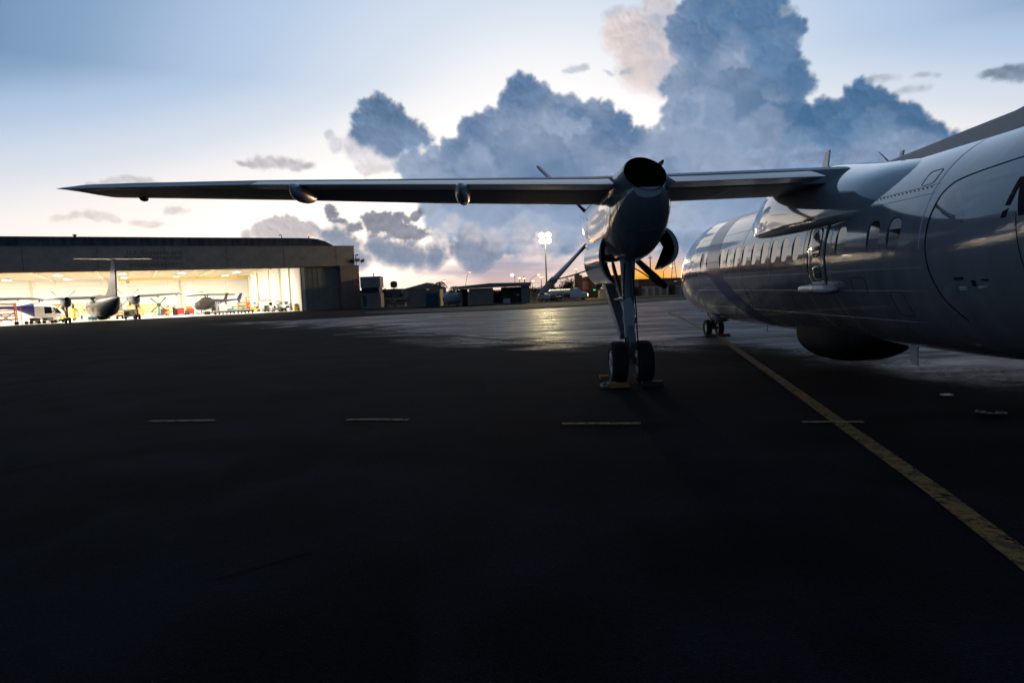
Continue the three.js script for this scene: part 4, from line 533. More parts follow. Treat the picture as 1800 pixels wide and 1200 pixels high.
  raw(g, 'gear_door', creased(merge(place(prism([[0, 0], [0.12, 0], [0.10, -0.62], [0.02, -0.66]], 0.03, 0.006), gx - s * 0.02 + s * 0.24, 2.12, -2.35))), M.nacelle);
  raw(g, 'door_rod', merge(rod([X(-4.0), 2.5, -0.2], [X(-4.3), 2.2, -1.6], 0.014)), M.darkmetal);
}
const plane = makeAircraft('turboprop_aircraft', 'large grey high-wing twin turboprop filling the right foreground, nose away');
plane.position.set(5.795, 0, -10.10);


// ---------------------------------------------------------------- what stands in the hangar
{
  const p2 = plane.clone(); p2.name = numbered('turboprop_aircraft'); scene.add(p2); tag(p2, 'pale T-tailed twin turboprop parked nose-in at the hangar door', 'aircraft'); p2.scale.setScalar(0.78); p2.position.set(...inHangar(-19.6, -0.2)); p2.rotation.y = deg(40.5);
  p2.traverse((o) => { if (o.isMesh && [M.skin, M.fairing, M.nacelle, M.wing, M.flap, M.fin, M.exhaust].includes(o.material)) o.material = M.paleSkin; });

  function helicopter(label, at, turn, scale, body, tail, dark) {
    const h = thing('helicopter', label, 'helicopter', at, turn, undefined, scale);
    const b = raw(h, 'body', loft(sections([[-2.5, 0.05, 1.15, 0.05], [-2.3, 0.35, 1.2, 0.35], [-1.8, 0.65, 1.35, 0.62], [-1.1, 0.85, 1.55, 0.85], [-0.3, 0.9, 1.68, 0.98], [0.6, 0.88, 1.75, 1.0], [1.0, 0.83, 1.79, 0.95]], (z, w, y, r) => ring(z, 0, y, w, r, r, 2.6, 28), 3)), body);
    raw(h, 'rear_body', loft(sections([[0.95, 0.835, 1.785, 0.955], [1.4, 0.75, 1.85, 0.85], [2.2, 0.45, 2.05, 0.55], [2.9, 0.25, 2.2, 0.28]], (z, w, y, r) => ring(z, 0, y, w, r, r, 2.6, 28), 3)), tail);
    raw(b, 'engine_cowl', loft(sections([[-0.7, 0.2, 2.6], [-0.4, 0.42, 2.75], [0.5, 0.46, 2.85], [1.5, 0.36, 2.75], [2.1, 0.15, 2.5]], (z, w, y) => ring(z, 0, y - 0.2, w, 0.3, 0.3, 2.8, 20), 3)), body);
    for (const s of [-1, 1]) { const gl = [[-2.05, 1.25], [-1.25, 1.3], [-1.1, 2.15], [-1.6, 2.0]], rr = [[-0.95, 1.3], [-0.1, 1.3], [-0.1, 2.25], [-0.9, 2.2]]; for (const q of [gl, rr]) { const g = prism(q.map(([z, y]) => [z, y]), 0.02); g.rotateY(-Math.PI / 2); const c = q === gl ? 0.79 : 0.895; g.translate(s * c + 0.01, 0, 0); if (q === gl) g.rotateY(0); raw(b, 'cabin_window', merge(g), M.glass); } }
    raw(h, 'tail_boom', loft(sections([[2.0, 0.42, 2.05, 0.5], [2.9, 0.27, 2.2, 0.3], [4.4, 0.17, 2.3, 0.2], [5.9, 0.12, 2.38, 0.14]], (z, w, y, r) => ring(z, 0, y, w, r, r, 2, 20), 3)), tail);
    { const g = prism([[5.3, 2.3], [6.1, 2.3], [6.5, 3.5], [6.1, 3.55], [5.5, 2.6]], 0.06, 0.02); g.rotateY(-Math.PI / 2); g.translate(0.03, 0, 0); raw(h, 'tail_fin', merge(g), tail); }
    { const g = prism([[5.5, 2.25], [5.9, 2.25], [6.1, 1.6], [5.8, 1.6]], 0.06, 0.02); g.rotateY(-Math.PI / 2); g.translate(0.03, 0, 0); raw(h, 'ventral_fin', merge(g), tail); }
    raw(h, 'stabilizer', merge(box(2.0, 0.05, 0.35, 0, 2.32, 4.7)), tail);
    raw(h, 'tail_rotor', merge([box(0.03, 1.7, 0.12, 0.2, 2.75, 6.0, 0.5), cyl(0.06, 0.06, 0.2, 0.12, 2.75, 6.0, 0, 0, Math.PI / 2)]), M.darkgrey);
    const m = raw(h, 'rotor_mast', merge([cyl(0.09, 0.14, 0.6, 0, 3.15, 0.3), cyl(0.28, 0.28, 0.12, 0, 3.42, 0.3)]), M.darkgrey);
    for (let k = 0; k < 3; k++) { const a = k * 2.094 + (dark ? 0.5 : 1.2); raw(m, 'rotor_blade', merge(rod([0.2 * Math.cos(a), 3.44, 0.3 + 0.2 * Math.sin(a)], [5.0 * Math.cos(a), 3.30, 0.3 + 5.0 * Math.sin(a)], 0.1, 0.08, 6).scale(1, 1, 1)), dark ? M.black : M.grey); }
    for (const s of [-1, 1]) { const k = raw(h, 'skid', merge([tube([[s * 1.0, 0.28, -2.0], [s * 1.02, 0.08, -1.6], [s * 1.02, 0.07, 0], [s * 1.02, 0.07, 1.6]], 0.05), tube([[s * 0.5, 0.85, -0.9], [s * 0.95, 0.5, -0.9], [s * 1.02, 0.1, -0.9]], 0.045, 10), tube([[s * 0.5, 0.85, 0.9], [s * 0.95, 0.5, 0.9], [s * 1.02, 0.1, 0.9]], 0.045, 10)]), M.darkgrey); }
    return h;
  }
  helicopter('white helicopter with a blue tail at the left end of the hangar door', inHangar(-25.2, 6), HA - Math.PI / 2 + 0.15, 0.76, M.white, M.blue);
  helicopter('dark olive helicopter standing in front of the bright hangar wall', inHangar(-9.0, 13), HA + Math.PI / 2 - 1.05, 0.72, M.olive, M.olive, true);
  helicopter('white helicopter with blue tail fin behind the long low platform', inHangar(-8.3, 19), HA + Math.PI / 2 - 0.12, 0.72, M.white, M.blue);

  function workStand(label, at, turn, w, d, h, mat, tiers = 2) {
    const g = thing('work_stand', label, 'work stand', at, turn, undefined);
    for (const x of [-1, 1]) for (const z of [-1, 1]) part(g, 'post', box(0.09, h, 0.09, x * w / 2, h / 2, z * d / 2), mat);
    for (let t = 1; t <= tiers; t++) { part(g, 'deck', box(w + 0.1, 0.12, d + 0.1, 0, h * t / (tiers + 1), 0), mat); for (const z of [-1, 1]) part(g, 'rail', box(w, 0.08, 0.07, 0, h * t / (tiers + 1) + 0.35, z * d / 2), mat); }
    for (const z of [-1, 1]) part(g, 'rail', box(w, 0.1, 0.08, 0, h - 0.05, z * d / 2), mat);
    for (const s of [-1, 1]) part(g, 'brace', rod([-w / 2 * s, 0.15, d / 2], [w / 2 * s, h * 0.6, d / 2], 0.045), mat);
    part(g, 'ladder', [0, 1, 2, 3, 4].map((k) => box(0.4, 0.05, 0.06, w / 2 + 0.25, 0.25 + k * h / 6, 0)).concat([rod([w / 2 + 0.07, 0, 0], [w / 2 + 0.07, h * 0.9, 0], 0.03), rod([w / 2 + 0.43, 0, 0], [w / 2 + 0.43, h * 0.9, 0], 0.03)]), mat);
    for (const x of [-1, 1]) for (const z of [-1, 1]) part(g, 'wheel', cyl(0.12, 0.12, 0.08, x * w / 2, 0.12, z * d / 2 + z * 0.1, Math.PI / 2), M.rubber);
    return g;
  }
  workStand('orange work stand at the far left edge of the hangar door', inHangar(-27.9, 3), HA, 1.5, 1.1, 2.2, M.orange, 3);
  workStand('tall yellow work stand left of the parked turboprop', inHangar(-23.6, 12), HA, 1.3, 1.2, 1.7, M.amber, 2);
  workStand('yellow work stand directly behind the left engine of the parked turboprop', inHangar(-22.2, 13), HA, 1.5, 1.4, 1.95, M.yellowP, 2);
  workStand('low yellow work stand under the tail of the parked turboprop', inHangar(-18.6, 10), HA, 1.6, 1.2, 0.9, M.amber, 1);
  workStand('long yellow gantry stand right of the parked turboprop', inHangar(-15.2, 21), HA, 2.2, 1.6, 1.5, M.yellowP, 2);
  workStand('small yellow stand left of the red tool cabinet', inHangar(-12.9, 14), HA, 0.9, 0.9, 1.1, M.amber, 1);
  workStand('pale orange stand beside the white box trailer', inHangar(-4.3, 14), HA, 1.1, 1.0, 1.3, M.orange, 2);

  function cart(name, cat, label, at, turn, w, h, d, mat, top, legs = true) {
    const g = thing(name, label, cat, at, turn); const y0 = legs ? 0.26 : 0.02;
    part(g, 'body', rbox(w, h - y0, d, 0.04, 0, (h + y0) / 2, 0), mat); if (top) part(g, 'lid', rbox(w * 1.03, 0.07, d * 1.03, 0.02, 0, h + 0.03, 0), top);
    part(g, 'panel', [box(w * 0.36, (h - y0) * 0.6, 0.02, -w * 0.22, (h + y0) / 2, d / 2 + 0.01), box(w * 0.30, (h - y0) * 0.5, 0.02, w * 0.24, (h + y0) / 2, d / 2 + 0.01)].slice(0, 1), M.darkgrey); part(g, 'handle', tube([[w / 2, h * 0.7, -d * 0.3], [w / 2 + 0.16, h * 0.75, -d * 0.3], [w / 2 + 0.16, h * 0.75, d * 0.3], [w / 2, h * 0.7, d * 0.3]], 0.025), M.darkgrey);
    if (legs) for (const x of [-1, 1]) for (const z of [-1, 1]) part(g, 'wheel', cyl(0.14, 0.14, 0.09, x * w * 0.36, 0.14, z * d * 0.46, Math.PI / 2), M.rubber); return g;
  }
  cart('ground_power_cart', 'power cart', 'grey wheeled power cart beside the right main gear of the parked turboprop', inHangar(-17.3, 3), HA, 1.15, 0.95, 0.8, M.lightgrey, M.grey);
  cart('battery_cart', 'cart', 'low dark cart at the nose end of the row before the white helicopter', inHangar(-23.6, 3), HA, 0.9, 0.34, 0.6, M.darkgrey);
  cart('parts_cart', 'cart', 'white box cart in front of the blue-tailed helicopter at left', inHangar(-24.5, 2.6), HA, 0.95, 0.62, 0.6, M.white);
  cart('parts_cart', 'cart', 'grey box cart left of the white box cart', inHangar(-25.6, 2.6), HA, 0.85, 0.55, 0.6, M.grey, M.lightgrey);
  cart('parts_cart', 'cart', 'long dark flat cart under the tail of the left helicopter', inHangar(-26.7, 2.6), HA, 1.1, 0.3, 0.6, M.darkgrey);
  cart('tool_bin', 'bin', 'bright blue bin left of the nose of the parked turboprop', inHangar(-21.0, 8), HA, 0.75, 0.42, 0.6, M.skyblue, null, false);
  cart('tool_bin', 'bin', 'small yellow bin beside the bright blue bin', inHangar(-20.2, 8), HA, 0.45, 0.35, 0.4, M.yellowP, null, false);
  cart('tool_bin', 'bin', 'dark blue bag-shaped bin behind the bright blue bin', inHangar(-20.9, 11), HA, 0.7, 0.85, 0.6, M.blue, null, false);
  cart('tool_bin', 'bin', 'white bin under the yellow stand near the left engine', inHangar(-21.9, 9.5), HA, 0.6, 0.7, 0.5, M.white, null, false);

  function cabinet(label, at, w, h, d, mat, rows) { const g = thing('tool_cabinet', label, 'tool cabinet', at, HA); part(g, 'carcass', rbox(w, h - 0.1, d, 0.02, 0, h / 2 + 0.05, 0), mat); for (let k = 0; k < rows; k++) part(g, 'drawer', [box(w * 0.92, (h - 0.2) / rows * 0.86, 0.03, 0, 0.14 + (k + 0.5) * (h - 0.2) / rows, d / 2 + 0.012)], mat); for (const x of [-1, 1]) part(g, 'castor', cyl(0.06, 0.06, 0.05, x * w * 0.4, 0.06, d * 0.35, Math.PI / 2), M.rubber); part(g, 'worktop', box(w * 1.02, 0.04, d * 1.02, 0, h + 0.02, 0), M.darkgrey); return g; }
  cabinet('red tool cabinet beside a slanted black panel', inHangar(-11.85, 12), 0.75, 0.85, 0.5, M.red, 5);
  cabinet('second red tool cabinet nearest the dark helicopter', inHangar(-10.75, 12.5), 0.85, 0.75, 0.5, M.red, 4);
  cabinet('brown storage cabinet right of the propeller stand', inHangar(-13.75, 13), 0.55, 0.85, 0.5, M.brown, 2);
  cabinet('white small cabinet left of the propeller stand', inHangar(-14.75, 13.5), 0.55, 0.5, 0.5, M.white, 2);
  { const g = thing('leaning_panel', 'slanted black panel beside the red tool cabinet', 'panel', inHangar(-12.45, 12), HA); part(g, 'panel', place(prism([[-0.3, 0], [0.3, 0], [0.3, 0.72], [-0.3, 1.1]], 0.06, 0.01), 0, 0, 0, -0.15), M.black); part(g, 'foot', box(0.6, 0.05, 0.4, 0, 0.025, -0.1), M.darkgrey); }
  { const g = thing('propeller_stand', 'four-bladed propeller on a blue stand in the hangar', 'propeller', inHangar(-14.2, 12.5), HA); part(g, 'stand', [cyl(0.10, 0.13, 1.2, 0, 0.6, 0), box(0.8, 0.08, 0.8, 0, 0.04, 0)], M.skyblue); part(g, 'hub', [cyl(0.24, 0.24, 0.3, 0, 1.42, 0.1, Math.PI / 2), ball(0.2, 0, 1.42, 0.3)], M.darkgrey); for (let k = 0; k < 4; k++) { const a = Math.PI / 4 + k * Math.PI / 2; part(g, 'blade', rod([0.15 * Math.cos(a), 1.42 + 0.15 * Math.sin(a), 0.1], [1.2 * Math.cos(a), 1.42 + 1.2 * Math.sin(a), 0.1], 0.05, 0.1, 6), M.darkgrey); } }
  { const g = thing('wheeled_platform', 'long low white platform on a row of dark legs before the helicopters', 'platform', inHangar(-6.75, 4), HA); part(g, 'deck', box(4.3, 0.1, 1.3, 0, 0.38, 0), M.offwhite); for (let k = 0; k < 11; k++) part(g, 'leg', [box(0.22, 0.2, 0.1, -2 + k * 0.4, 0.23, 0.55), cyl(0.1, 0.1, 0.08, -2 + k * 0.4, 0.1, 0.55, Math.PI / 2)].slice(1), M.rubber); part(g, 'side_beam', [box(4.3, 0.14, 0.06, 0, 0.28, 0.6)], M.darkgrey); }
  function tug(label, at, turn, mat, s) { const g = thing('tow_tug', label, 'tow tug', at, turn, undefined, s); part(g, 'chassis', [rbox(2.2, 0.5, 1.3, 0.08, 0, 0.62, 0)], mat); part(g, 'bonnet', rbox(0.9, 0.4, 1.1, 0.08, 0.55, 1.05, 0), mat); part(g, 'seat', [rbox(0.4, 0.5, 0.5, 0.06, -0.4, 1.1, 0)], M.black); part(g, 'roof', rbox(1.1, 0.06, 1.2, 0.03, -0.35, 1.95, 0), M.darkgrey); for (const z of [-1, 1]) part(g, 'roof_post', rod([-0.8, 0.85, z * 0.55], [-0.8, 1.95, z * 0.55], 0.03), M.darkgrey); for (const x of [-1, 1]) for (const z of [-1, 1]) { const w = part(g, 'wheel', place(tyre(0.32, 0.24), x * 0.72, 0.32, z * 0.6, 0, Math.PI / 2), M.rubber); } part(g, 'headlight', cyl(0.1, 0.1, 0.05, 1.02, 1.0, 0.35, 0, 0, Math.PI / 2), M.lightgrey); part(g, 'steering_wheel', place(new THREE.TorusGeometry(0.2, 0.025, 6, 18), 0.12, 1.35, 0, 0, 1.2), M.black); return g; }
  tug('white tow tug with a dark canopy near the right door jamb', inHangar(-1.95, 3.5), HA, M.white, 0.55);
  tug('yellow tow tug left of the white box trailer', inHangar(-3.2, 11), HA + Math.PI, M.amber, 0.5);
  { const g = thing('box_trailer', 'white box trailer with an orange top edge in the hangar', 'trailer', inHangar(-2.25, 9), HA); part(g, 'body', box(1.45, 1.05, 1.1, 0, 0.86, 0), M.white); part(g, 'top_edge', box(1.5, 0.09, 1.14, 0, 1.42, 0), M.orange); part(g, 'chassis', box(1.5, 0.1, 1.0, 0, 0.3, 0), M.darkgrey); for (const x of [-0.4, 0.4]) part(g, 'wheel', place(tyre(0.2, 0.14), x, 0.2, 0.5, 0, Math.PI / 2), M.rubber); part(g, 'vent', cyl(0.2, 0.2, 0.04, 0.5, 0.95, 0.56, Math.PI / 2), M.black); }
  { const g = thing('work_bench', 'green topped bench loaded with gear beside the yellow drum', 'bench', inHangar(-0.6, 6), HA); part(g, 'bench_top', box(1.5, 0.07, 0.7, 0, 0.85, 0), M.green); for (const x of [-1, 1]) for (const z of [-1, 1]) part(g, 'leg', box(0.06, 0.82, 0.06, x * 0.68, 0.41, z * 0.28), M.grey); part(g, 'shelf', box(1.4, 0.04, 0.6, 0, 0.35, 0), M.lightgrey); part(g, 'back_rail', [box(1.5, 0.06, 0.05, 0, 1.15, -0.3), box(0.05, 0.3, 0.05, -0.7, 1.0, -0.3)].slice(0, 1), M.green); }
  const bits = rng(55); [['blue crate on the shelf of the green bench', M.blue, -0.2, 0.37], ['pale crate on the left of the green bench', M.offwhite, -1.0, 0.885], ['grey crate on the right of the green bench', M.grey, -0.3, 0.885]].forEach(([l, m, u, y]) => { const g = thing('crate', l, 'crate', inHangar(u, 6.0, y), HA); part(g, 'crate_body', rbox(0.36, 0.24, 0.36, 0.02, 0, 0.12, 0), m); part(g, 'lid', rbox(0.38, 0.04, 0.38, 0.01, 0, 0.26, 0), m); });
  { const g = thing('waste_drum', 'yellow drum with a blue lid against the right door jamb', 'drum', inHangar(0.05, 2), HA); part(g, 'drum', lathe([[0, 0], [0.27, 0], [0.29, 0.06], [0.275, 0.1], [0.275, 0.33], [0.29, 0.37], [0.275, 0.41], [0.275, 0.68], [0, 0.68]], 22), M.yellowP); part(g, 'lid', lathe([[0, 0.68], [0.3, 0.68], [0.29, 0.74], [0.16, 0.88], [0, 0.9]], 22), M.blue); }
  // things along the back wall
  const row = [['shelf_unit', 'shelving', 'tall shelving with boxes behind the orange stand', -27, 30, M.orange], ['shelf_unit', 'shelving', 'shelving against the back wall behind the left helicopter', -22.5, 36, M.amber], ['shelf_unit', 'shelving', 'shelving against the back wall right of the propeller stand', -11.5, 38, M.lightgrey], ['shelf_unit', 'shelving', 'shelving by the wall column behind the tow tugs', -1.2, 26, M.orange]];
  row.forEach(([n, c, l, u, w, m]) => { const g = thing(n, l, c, inHangar(u, w), HA); for (const x of [-1, 1]) part(g, 'upright', box(0.08, 2.0, 0.6, x * 0.95, 1.0, 0), m); for (const y of [0.15, 0.8, 1.45, 1.98]) part(g, 'shelf', box(1.9, 0.06, 0.6, 0, y, 0), m); for (let k = 0; k < 7; k++) part(g, 'stored_box', rbox(0.34, 0.3 + 0.2 * bits(), 0.4, 0.02, -0.68 + (k % 4) * 0.45, [0.38, 1.03][k > 3 ? 1 : 0], 0), [M.brown, M.white, M.skyblue, M.red][k % 4]); });
  { const g = thing('step_ladder', 'pale step ladder leaning beside the dark helicopter', 'ladder', inHangar(-8.0, 8), HA); for (const s of [-1, 1]) part(g, 'rail', rod([s * 0.22, 0, 0.3], [s * 0.18, 1.5, 0], 0.03), M.lightgrey); for (let k = 1; k < 6; k++) part(g, 'rung', box(0.42, 0.03, 0.07, 0, k * 0.25, 0.3 - k * 0.05), M.lightgrey); part(g, 'prop_leg', rod([0, 0, -0.4], [0, 1.45, 0], 0.03), M.lightgrey); }
  { const g = thing('floor_fan', 'round dark floor fan right of the white box trailer', 'fan', inHangar(-0.9, 8), HA); part(g, 'fan_ring', place(new THREE.TorusGeometry(0.3, 0.04, 8, 24), 0, 1.05, 0), M.darkgrey); part(g, 'fan_guard', [0, 1, 2, 3].map((k) => box(0.6, 0.02, 0.02, 0, 1.05, 0.03, 0, 0, k * 0.785)).slice(0, 4), M.darkgrey); part(g, 'fan_stand', [cyl(0.03, 0.03, 0.75, 0, 0.38, 0), cyl(0.28, 0.3, 0.05, 0, 0.025, 0)], M.darkgrey); }
  // more clutter along the floor
  workStand('tall orange work stand behind the left helicopter nose', inHangar(-24.9, 16), HA, 1.4, 1.1, 2.0, M.orange, 3);
  workStand('amber scaffold stand between the parked turboprop tail and the grey power cart', inHangar(-17.0, 14), HA, 1.2, 1.1, 1.5, M.amber, 2);
  workStand('low green stand behind the wheeled platform', inHangar(-5.2, 12), HA, 1.3, 0.9, 0.8, M.green, 1);
  workStand('grey inspection stand near the foot of the wall column', inHangar(-1.8, 15), HA, 1.0, 0.9, 1.5, M.lightgrey, 2);
  cart('oil_cart', 'cart', 'dark oil cart between the two red tool cabinets', inHangar(-11.3, 10), HA, 0.45, 0.6, 0.45, M.darkgrey);
  cart('parts_cart', 'cart', 'brown crate cart left of the grey power cart', inHangar(-18.3, 6), HA, 0.7, 0.5, 0.5, M.brown);
  cart('parts_cart', 'cart', 'teal cart behind the long yellow gantry stand', inHangar(-16.2, 24), HA, 0.9, 0.9, 0.6, M.skyblue);
  cart('tool_bin', 'bin', 'red bin under the amber scaffold stand', inHangar(-16.7, 12), HA, 0.5, 0.45, 0.4, M.red, null, false);
  cart('tool_bin', 'bin', 'orange bin in front of the brown storage cabinet', inHangar(-13.4, 11), HA, 0.5, 0.4, 0.4, M.orange, null, false);
  cart('tool_bin', 'bin', 'black case at the left end of the wheeled platform', inHangar(-9.4, 6), HA, 0.6, 0.4, 0.4, M.black, null, false);
  cart('tool_bin', 'bin', 'small white case right of the black case', inHangar(-8.6, 6), HA, 0.45, 0.3, 0.4, M.white, null, false);
  cart('tool_bin', 'bin', 'dark blue chest below the white helicopter tail', inHangar(-5.9, 14), HA, 0.7, 0.5, 0.5, M.blue, null, false);
  cart('air_cart', 'cart', 'grey air bottle cart between the tow tugs', inHangar(-2.7, 6), HA, 0.55, 0.8, 0.4, M.grey);
  cart('air_cart', 'cart', 'black tyre trolley right of the white tow tug', inHangar(-1.2, 3), HA, 0.5, 0.45, 0.4, M.black);
  cabinet('grey locker against the back wall left of the yellow crane end', inHangar(-19.5, 40), 2.2, 1.9, 0.6, M.grey, 4);
  cabinet('amber cabinet behind the second red tool cabinet', inHangar(-10.6, 17), 0.8, 1.0, 0.5, M.amber, 4);
  cabinet('dark cabinet under the tail boom of the dark helicopter', inHangar(-7.6, 15), 0.9, 0.9, 0.5, M.darkgrey, 4);
}


// ---------------------------------------------------------------- beyond the apron
const bulb = (parent, col, k, at, r, hex, power) => { part(parent, 'lamp_bulb', ball(r, ...at, 1, 0.8, 1, 12), glow(...col, k)); if (power) { const p = new THREE.PointLight(hex, power); p.name = 'lamp_bulb_light'; p.position.set(...at); p.castShadow = true; p.shadow.radius = 8; parent.add(p); } };
{
  // small block building right of the hangar
  const b = thing('service_building', 'small two-tone block building with a green band right of the hangar', 'building', [-16.65, 0, -77.5], 0.1);
  part(b, 'wall', box(2.25, 1.75, 4, 0, 0.875, 0), M.cmu); part(b, 'green_band', box(2.05, 0.66, 3.9, -0.05, 2.08, -0.06), std([0.008, 0.035, 0.022], 0.6)); part(b, 'upper_wall', box(2.3, 1.25, 4.1, 0, 3.03, 0), M.trim); part(b, 'coping', box(2.36, 0.08, 4.16, 0, 3.69, 0), M.darkgrey); part(b, 'vent_pipe', [cyl(0.05, 0.05, 0.4, 0.35, 3.9, 1), cyl(0.1, 0.1, 0.1, 0.35, 4.1, 1)], M.darkgrey); part(b, 'door', box(0.45, 1.5, 0.05, -0.75, 0.78, 2.0), M.darkgrey); part(b, 'step', box(2.4, 0.16, 0.5, 0.05, 0.08, 2.25), M.trim);
  // far water tower
  const w = thing('water_tower', 'distant drum-shaped water tower on thin legs', 'water tower', [-163, 0, -900]); part(w, 'tank', lathe([[0, 10.6], [2.6, 10.8], [4.3, 12], [4.8, 13.5], [4.8, 17.3], [4.2, 18.6], [2.4, 19.5], [0, 19.8]], 24), M.farwall); for (let k = 0; k < 6; k++) part(w, 'leg', rod([4.2 * Math.cos(k * 1.047), 0, 4.2 * Math.sin(k * 1.047)], [4.2 * Math.cos(k * 1.047), 12, 4.2 * Math.sin(k * 1.047)], 0.3), M.farwall); part(w, 'riser', cyl(0.7, 0.7, 11, 0, 5.5, 0), M.farwall);
  // far sheds
  const fs = (name, label, x0, x1, z, h, gable, mat) => { const g = thing(name, label, 'building', [(x0 + x1) / 2, 0, z]); part(g, 'wall', box(x1 - x0, h, 12, 0, h / 2, 0), mat); if (gable) part(g, 'roof', place(prism([[-(x1 - x0) / 2 - 0.5, 0], [(x1 - x0) / 2 + 0.5, 0], [(x1 - x0) * 0.12, gable]], 12.6), 0, h, -6.3), mat); else part(g, 'roof', box(x1 - x0 + 0.5, 0.3, 12.5, 0, h + 0.15, 0), mat); for (let k = 0; k < 3; k++) part(g, 'door', box((x1 - x0) * 0.14, h * 0.6, 0.1, (k - 1) * (x1 - x0) * 0.28, h * 0.3, 6.03), M.darkgrey); return g; };
  fs('far_warehouse', 'long low grey warehouse behind the water tower legs', -78, -50, -300, 3.6, 0, M.farwall); fs('far_warehouse', 'pale shed with a low gabled roof behind the teal-door shed', -29, -18.5, -180, 2.7, 1.6, M.trim); fs('far_warehouse', 'reddish flat-roofed block left of the lattice tower', 13.0, 20.5, -112, 2.9, 0, std([0.16, 0.085, 0.07], 0.9)); fs('far_warehouse', 'grey block behind the panel fence', 24, 36, -125, 2.2, 0, M.farwall);
  const sl = thing('silo', 'square grey tower left of the reddish block', 'tower', [11.6, 0, -108]); part(sl, 'shaft', box(1.2, 3.5, 1.2, 0, 1.75, 0), M.farwall); part(sl, 'cap', box(0.6, 0.3, 0.6, -0.1, 3.65, 0), M.farwall);
  // shed with teal doors
  const s = thing('block_shed', 'low tan block shed with dark teal double doors', 'shed', [-9.6, 0, -73.5]);
  part(s, 'wall', box(3.45, 1.9, 3, 0, 0.95, 0), M.cmu); part(s, 'coping', [box(1.9, 0.08, 3.1, -0.8, 1.94, 0), box(1.6, 0.06, 3.1, 0.95, 1.84, 0)].slice(0, 1), M.trim); for (const x of [0.42, 1.12]) { const d = part(s, 'door', rbox(0.68, 1.5, 0.06, 0.015, x, 0.76, 1.53), M.teal); part(d, 'door_handle', box(0.04, 0.14, 0.05, x + (x < 1 ? 0.26 : -0.26), 0.8, 1.58), M.lightgrey); } part(s, 'downpipe', cyl(0.06, 0.06, 1.95, 1.66, 0.98, 1.62), M.trim);
  // tank
  const t = thing('storage_tank', 'white horizontal storage tank between the shed and the open-bay building', 'tank', [-6.5, 0, -71], 0.35);
  part(t, 'tank_shell', lathe([[0, -1.0], [0.3, -0.97], [0.55, -0.86], [0.62, -0.7], [0.62, 0.7], [0.55, 0.86], [0.3, 0.97], [0, 1.0]], 28).rotateZ(Math.PI / 2).translate(0, 0.8, 0), std([0.36, 0.40, 0.38], 0.5)); for (const x of [-0.6, 0.6]) part(t, 'saddle', box(0.14, 0.4, 0.9, x, 0.2, 0), M.trim); part(t, 'hatch', cyl(0.16, 0.16, 0.12, 0, 1.45, 0), M.grey); part(t, 'weld_ring', [lathe([[0.622, -0.02], [0.635, 0], [0.622, 0.02]], 28).rotateZ(Math.PI / 2).translate(-0.25, 0.8, 0)], M.grey); part(t, 'hose_reel', place(new THREE.TorusGeometry(0.28, 0.05, 8, 20), -1.0, 0.6, 0.3, 0, 1.3), M.darkgrey);
  // building with open bay
  const c = thing('open_bay_building', 'flat-roofed block building with an open bay at its right half', 'building', [-1.65, 0, -71.5]);
  part(c, 'wall', [box(2.55, 1.82, 3.4, -2.2 + 0.65, 0.91, 0)], M.cmu); part(c, 'wall', box(0.2, 1.82, 3.4, -3.75, 0.91, 0), M.cmu); part(c, 'lintel', box(0.62, 0.12, 3.3, -3.33, 1.76, 0), M.cmu); part(c, 'door', box(0.6, 1.7, 0.08, -3.33, 0.85, 1.1), M.black); part(c, 'back_wall', [box(2.95, 1.82, 0.2, 2.1, 0.91, -1.6)], M.cmu); part(c, 'wall', box(0.9, 1.86, 3.4, 3.35, 0.93, -0.1), M.cmu); part(c, 'half_wall', box(0.9, 1.25, 0.2, 0.2, 0.62, -1.6), M.darkfence); part(c, 'bay_floor', box(3.3, 0.06, 3.4, 1.4, 0.03, 0.05), M.trim);
  part(c, 'roof', [prism([[-3.95, 1.84], [3.95, 1.86], [3.98, 2.25], [-0.6, 2.32], [-3.95, 2.10]], 4.0).translate(0, 0, -2.05)], M.trim);
  const co = thing('cooler_box', 'pale box on the floor of the open bay', 'box', [-0.4, 0.06, -70.6]); part(co, 'box_body', rbox(0.75, 0.42, 0.5, 0.04, 0, 0.21, 0), M.lightgrey); part(co, 'lid', rbox(0.78, 0.08, 0.53, 0.03, 0, 0.46, 0), M.white);
  const mo = thing('service_cart', 'small dark cart with a pale screen in the open bay', 'cart', [0.75, 0.06, -70.5]); part(mo, 'body', rbox(0.7, 0.5, 0.5, 0.05, 0, 0.45, 0), M.black); part(mo, 'screen', box(0.3, 0.22, 0.03, 0.1, 0.88, 0.1, -0.3), M.lightgrey); for (const x of [-0.25, 0.25]) part(mo, 'wheel', place(tyre(0.16, 0.1), x, 0.16, 0.2, 0, Math.PI / 2), M.rubber);
  // tall floodlight mast
  const f = thing('floodlight_mast', 'tall apron floodlight mast with glaring white lamps', 'floodlight', [4.62, 0, -80]);
  part(f, 'mast', cyl(0.055, 0.12, 7.5, 0, 3.75, 0, 0, 0, 0, 14), M.darkgrey); part(f, 'crossarm', box(1.0, 0.08, 0.1, 0, 7.42, 0), M.darkgrey); for (const x of [-0.42, 0.42]) for (const y of [7.42, 8.1]) { part(f, 'lamp_head', cyl(0.36, 0.22, 0.4, x, y, -0.06, 1.4, 0, 0, 18), M.darkgrey); part(f, 'lamp_face', ball(0.34, x, y - 0.03, 0.13, 1, 1, 0.35, 18), glow(1, 0.93, 0.62, 30)); }
  { const l = new THREE.PointLight(0xffe9a8, 330); l.name = 'floodlight_lamp'; l.position.set(0, 7.75, 0.5); l.castShadow = true; l.shadow.radius = 14; f.add(l); }
